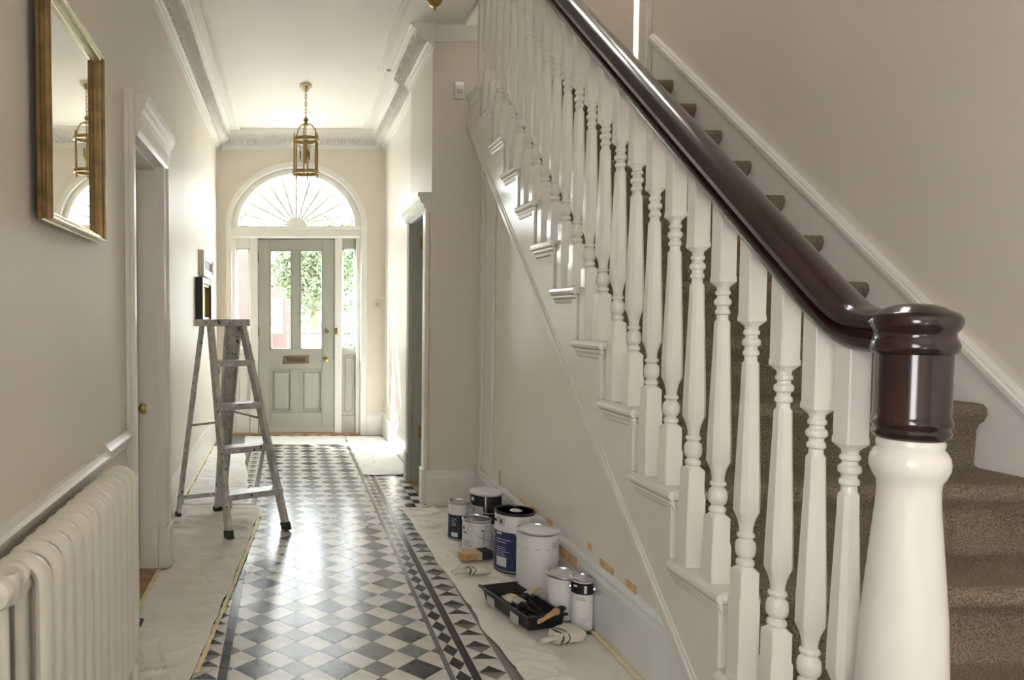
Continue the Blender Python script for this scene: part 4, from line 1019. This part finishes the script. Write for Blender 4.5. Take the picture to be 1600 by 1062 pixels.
# ------------------------------------------------------------------ paint tray and brushes
P1, P4 = Vector((.873, 3.262, 0)), Vector((.968, 2.915, 0))
ey = (P1-P4).normalized(); ex = Vector((ey.y, -ey.x, 0))
ctr = (P1+P4)/2+ex*.0875
ty = thing('paint_tray', 'black plastic roller tray on the dust sheet in front of the tins', 'paint tray', (ctr.x, ctr.y, .014), math.atan2(ey.y, ey.x)-math.pi/2)
hw, hl, hh = .0875, .18, .062
def ringrect(w, l, z): return [(-w, -l, z), (w, -l, z), (w, l, z), (-w, l, z)]
vs = ringrect(hw-.012, hl-.014, 0)+ringrect(hw, hl, hh)+ringrect(hw-.006, hl-.006, hh)+ringrect(hw-.018, hl-.02, .006)
# sloped inside floor: deep end toward -Y
vs[12:16] = [(-hw+.018, -hl+.02, .006), (hw-.018, -hl+.02, .006), (hw-.012, hl-.02, .040), (-hw+.012, hl-.02, .040)]
fs = [(0,3,2,1)]
for a, b in ((0, 4), (4, 8), (8, 12)):
    for k in range(4): fs.append((a+k, a+(k+1) % 4, b+(k+1) % 4, b+k))
fs.append((12, 13, 14, 15))
obj('tray_body', MB().add(vs, fs), BLACK, ty, bevel=.003)
obj('tray_lip', MB().prism([(-hw-.008, hh-.008), (-hw+.004, hh-.008), (-hw+.004, hh+.002), (-hw-.008, hh+.002)], -hl-.004, hl+.02, 'y').prism([(-hl-.008, hh-.008), (-hl+.004, hh-.008), (-hl+.004, hh+.002), (-hl-.008, hh+.002)], -hw-.008, hw+.008, 'x')
    .prism([(hl-.004, hh-.008), (hl+.010, hh-.008), (hl+.010, hh+.002), (hl-.004, hh+.002)], -hw-.008, hw+.008, 'x'), BLACK, ty, bevel=.002)
for y0 in (-.09, .095): obj('tray_label', box(-hw-.010, -hw-.0085, y0-.035, y0+.025, .008, .046), CANG, ty)
for i in range(6): obj('tread_rib', box(-hw+.022, hw-.022, -.05+i*.034, -.044+i*.034, .012+.0035*i, .024+.0040*i), BLACK, ty)
obj('paint_pool', box(-hw+.02, hw-.02, -hl+.022, -.075, .0055, .014), PAINTW, ty)

def brush(label, loc, rz, bw, bl, hlh, mh, mb_, ferr=STEEL, rx=0, ry=0, wrap=None, flat=False):
    t = thing('paint_brush', label, 'paint brush', loc, rz); t.rotation_euler = (rx, ry, rz)
    th = .012 if not flat else .016
    # along +Y: handle ... ferrule ... bristles
    pts = [(.006, 0), (.009, hlh*.1), (.0075, hlh*.4), (.010, hlh*.7), (bw*.5, hlh*.92), (bw*.5, hlh)]
    vs = []; fs = []; seg = 10
    for (w_, y_) in pts:
        tt = min(th, max(.006, w_)) if w_ < .02 else th
        for k in range(seg):
            a = 2*math.pi*k/seg; vs.append((w_*math.cos(a), y_, tt+tt*math.sin(a)))
    for i in range(len(pts)-1):
        for k in range(seg): fs.append((i*seg+k, i*seg+(k+1) % seg, (i+1)*seg+(k+1) % seg, (i+1)*seg+k))
    fs += [tuple(range(seg-1, -1, -1)), tuple((len(pts)-1)*seg+k for k in range(seg))]
    obj('handle', MB().add(vs, fs), mh, t, smooth=45)
    obj('ferrule', box(-bw*.52, bw*.52, hlh-.004, hlh+.03, th-.011, th+.011), ferr, t, bevel=.005)
    n = 9; mbb = MB()
    vs = []
    for j, (yy, sc_, tk) in enumerate(((hlh+.028, 1.0, .010), (hlh+.03+bl*.6, 1.08, .0105), (hlh+.03+bl, 1.02, .005))):
        for i in range(n+1):
            u = -1+2*i/n; e = (.006*noise.noise((i*1.7, rz*3, j)) if j == 2 else 0)
            for s in (-1, 1): vs.append((u*bw*.5*sc_, yy+e, th+s*tk*(1-.3*u*u)))
    m_ = (n+1)*2; fs = []
    for j in range(2):
        for i in range(n):
            b0 = j*m_+2*i; b1 = (j+1)*m_+2*i
            fs += [(b0, b1, b1+2, b0+2), (b0+1, b0+3, b1+3, b1+1)]
        fs += [(j*m_, j*m_+1, (j+1)*m_+1, (j+1)*m_), (j*m_+2*n, (j+1)*m_+2*n, (j+1)*m_+2*n+1, j*m_+2*n+1)]
    fs += [(2*m_+2*i, 2*m_+2*i+1, 2*m_+2*i+3, 2*m_+2*i+2) for i in range(n)]
    obj('bristles', MB().add(vs, fs), mb_, t, smooth=40)
    return t
def wide_brush(label, loc, rz):
    t = thing('paint_brush', label, 'paint brush', loc, rz, None)
    obj('handle', MB().prism([(-.036, .0), (-.03, -.008), (.03, -.008), (.036, 0), (.032, .04), (.036, .075), (-.036, .075), (-.032, .04)], .004, .042, 'z'), RAWW, t, bevel=.008, bseg=3)
    obj('ferrule', box(-.038, .038, .072, .100, .002, .045), BRIST, t, bevel=.004)
    obj('bristles', MB().prism([(-.037, .098), (.037, .098), (.040, .165), (.020, .172), (-.01, .166), (-.038, .170)], .003, .044, 'z'), BRISTB, t, bevel=.006)
    return t
wide_brush('wide brush with wooden handle and black bristles lying on the dust sheet', (.91, 3.80, .010), R(-72))
brush('brush with dark handle lying inside the tray', (.945, 3.08, .050), R(-55), .034, .055, .12, BLACKG, BRIST, rx=R(8))
brush('pale-bristled brush resting flat in the tray', (1.03, 2.985, .050), R(30), .055, .05, .09, BLACKG, BRIST, STEEL, rx=R(8))
brush('wooden-handled brush laid across the tray rim', (.985, 2.845, .080), R(-48), .022, .05, .125, RAWW, BRISTB, RAWW)
def wrapped(label, loc, rz, L, Wd, Hh, tip=True):
    t = thing('wrapped_brush', label, 'wrapped brush', loc, rz)
    nx, ny = 14, 16; vs = []; fs = []
    for j in range(ny+1):
        v = j/ny; prof = min(1, .62+.5*v)*(1 if v < .96 else .9)
        for i in range(nx):
            a = 2*math.pi*i/nx; c, s = math.cos(a), math.sin(a)
            pw = lambda q: math.copysign(abs(q)**.4, q)
            nn = 1+.16*noise.noise((c*1.6+loc[0]*9, s*1.6, v*5))
            vs.append((Wd/2*prof*pw(c)*nn, v*L, Hh/2+Hh/2*pw(s)*(.85 if v > .9 else 1)*min(1, .8+nn*.2)))
    for j in range(ny):
        for i in range(nx): fs.append((j*nx+i, j*nx+(i+1) % nx, (j+1)*nx+(i+1) % nx, (j+1)*nx+i))
    fs += [tuple(range(nx-1, -1, -1)), tuple(ny*nx+i for i in range(nx))]
    obj('cloth_wrap', MB().add(vs, fs), RAG, t, smooth=50)
    obj('handle', MB().lathe([(.008, -.075), (.012, -.06), (.010, -.03), (.014, .01)], (0, 0, Hh*.45), 12, 'y'), RAG, t, smooth=50)
    obj('ferrule_band', MB().tube([(Wd*.33*math.cos(q), .012+.004*math.sin(q*3), Hh/2+Hh*.50*math.sin(q)) for q in [2*math.pi*i/20 for i in range(20)]], .006, 6, True), mat('brown_band', (.10, .075, .055), .6), t, smooth=60)
    obj('string_tie', MB().tube([(Wd*.40*math.cos(q)*1.15, L*.28+.006*math.sin(q*2), Hh/2+Hh*.56*math.sin(q)) for q in [2*math.pi*i/20 for i in range(20)]], .0022, 6, True), BRISTB, t)
    return t
wrapped('brush wrapped in pale rag lying behind the tray', (.885, 3.60, .012), R(-80), .115, .07, .030)
wrapped('brush wrapped in pale cloth and tied with string in front of the tray', (1.045, 2.835, .010), R(-62), .125, .10, .045, False)

# ------------------------------------------------------------------ garden outside the door
struct('ground', box(-14, 14, 8.1, 40, -.25, -.13), PAVE, 'pale paved ground outside the front door', 'ground')
def foliage(name, parent, c, rx, ry, rz, n, size, m, seed):
    rnd = random.Random(seed); vs = []; fs = []
    for _ in range(n):
        u, v_, w_ = rnd.gauss(0, 1), rnd.gauss(0, 1), rnd.gauss(0, 1); L = math.sqrt(u*u+v_*v_+w_*w_) or 1
        r = rnd.random()**.4
        lump = .75+.35*noise.noise((u/L*2+seed, v_/L*2, w_/L*2))
        p = Vector((c[0]+rx*r*lump*u/L, c[1]+ry*r*lump*v_/L, c[2]+rz*r*lump*w_/L))
        d = Vector((rnd.gauss(0, 1), rnd.gauss(0, 1), rnd.gauss(0, .7))).normalized(); e = d.cross(Vector((rnd.gauss(0, 1), rnd.gauss(0, 1), 1))).normalized()
        s = size*rnd.uniform(.6, 1.3); b = len(vs)
        vs += [p-d*s, p+e*s*.45, p+d*s, p-e*s*.45]; fs.append((b, b+1, b+2, b+3))
    me = bpy.data.meshes.new(name); me.from_pydata([tuple(v) for v in vs], [], fs); me.materials.append(m)
    o = bpy.data.objects.new(name, me); COL.objects.link(o); o.parent = parent; o['kind'] = 'stuff'; return o
for (x, y, z, r, n, lab, sd) in ((.55, 15.0, 2.35, 1.35, 2600, 'leafy green tree beyond the right door pane', 3), (-1.9, 19.0, 3.55, 1.25, 1500, 'pale green tree seen low in the left of the fanlight', 5), (2.3, 20.0, 3.5, 1.2, 1300, 'green tree seen low in the right of the fanlight', 8)):
    t = thing('garden_tree', lab, 'tree', (x, y, -.13), 0, 'trees in the front garden')
    obj('trunk', MB().tube([(0, 0, 0), (.04, .02, z*.35), (-.03, 0, z*.7), (0, 0, z)], [.12, .10, .08, .04], 8), BARK, t, smooth=50)
    foliage('crown', t, (0, 0, z), r, r, r*.95, n*3, .06, LEAF, sd)
for (x, y, r, lab, sd) in ((-.35, 12.2, .42, 'low clipped bush seen at the foot of the left door pane', 21), (.42, 12.2, .40, 'low clipped bush seen at the foot of the right door pane', 22), (1.35, 12.4, .75, 'rounded green shrub seen through the right sidelight', 23)):
    t = thing('garden_shrub', lab, 'shrub', (x, y, -.13), 0, 'shrubs in the front garden')
    obj('stem', MB().tube([(0, 0, 0), (.01, 0, r*.6)], .03, 6), BARK, t)
    foliage('foliage', t, (0, 0, r*1.0), r, r*.8, r*1.1, 1300, .05, HEDGE, sd)
rl = thing('iron_railings', 'black iron garden railings beyond the front door', 'railings', (0, 13.4, -.13))
for i in range(17):
    x = -2.4+i*.3; obj('upright', MB().lathe([(.014, 0), (.014, 1.15), (.03, 1.17), (.002, 1.28)], (x, 0, 0), 6), IRON, rl)
for z in (.12, 1.05): obj('rail', box(-2.45, 2.45, -.012, .012, z, z+.035), IRON, rl)
hs = thing('neighbour_house', 'pale pink brick house across the street', 'house', (-4.1, 27, -.13))
obj('wall', box(-4.5, 4.5, 0, 5, 0, 4.3), PINKB, hs)
obj('roof', MB().prism([(-.3, 4.3), (5.3, 4.3), (2.5, 5.0)], -4.8, 4.8, 'x'), SLATE, hs)
for i in range(4):
    x = -3.4+i*2.1
    for z in (.7, 2.7):
        wn = obj('window', box(x, x+1.0, -.05, .05, z, z+1.3), WOODW2, hs); obj('pane', box(x+.08, x+.92, -.06, -.052, z+.08, z+1.22), SLATE, wn)
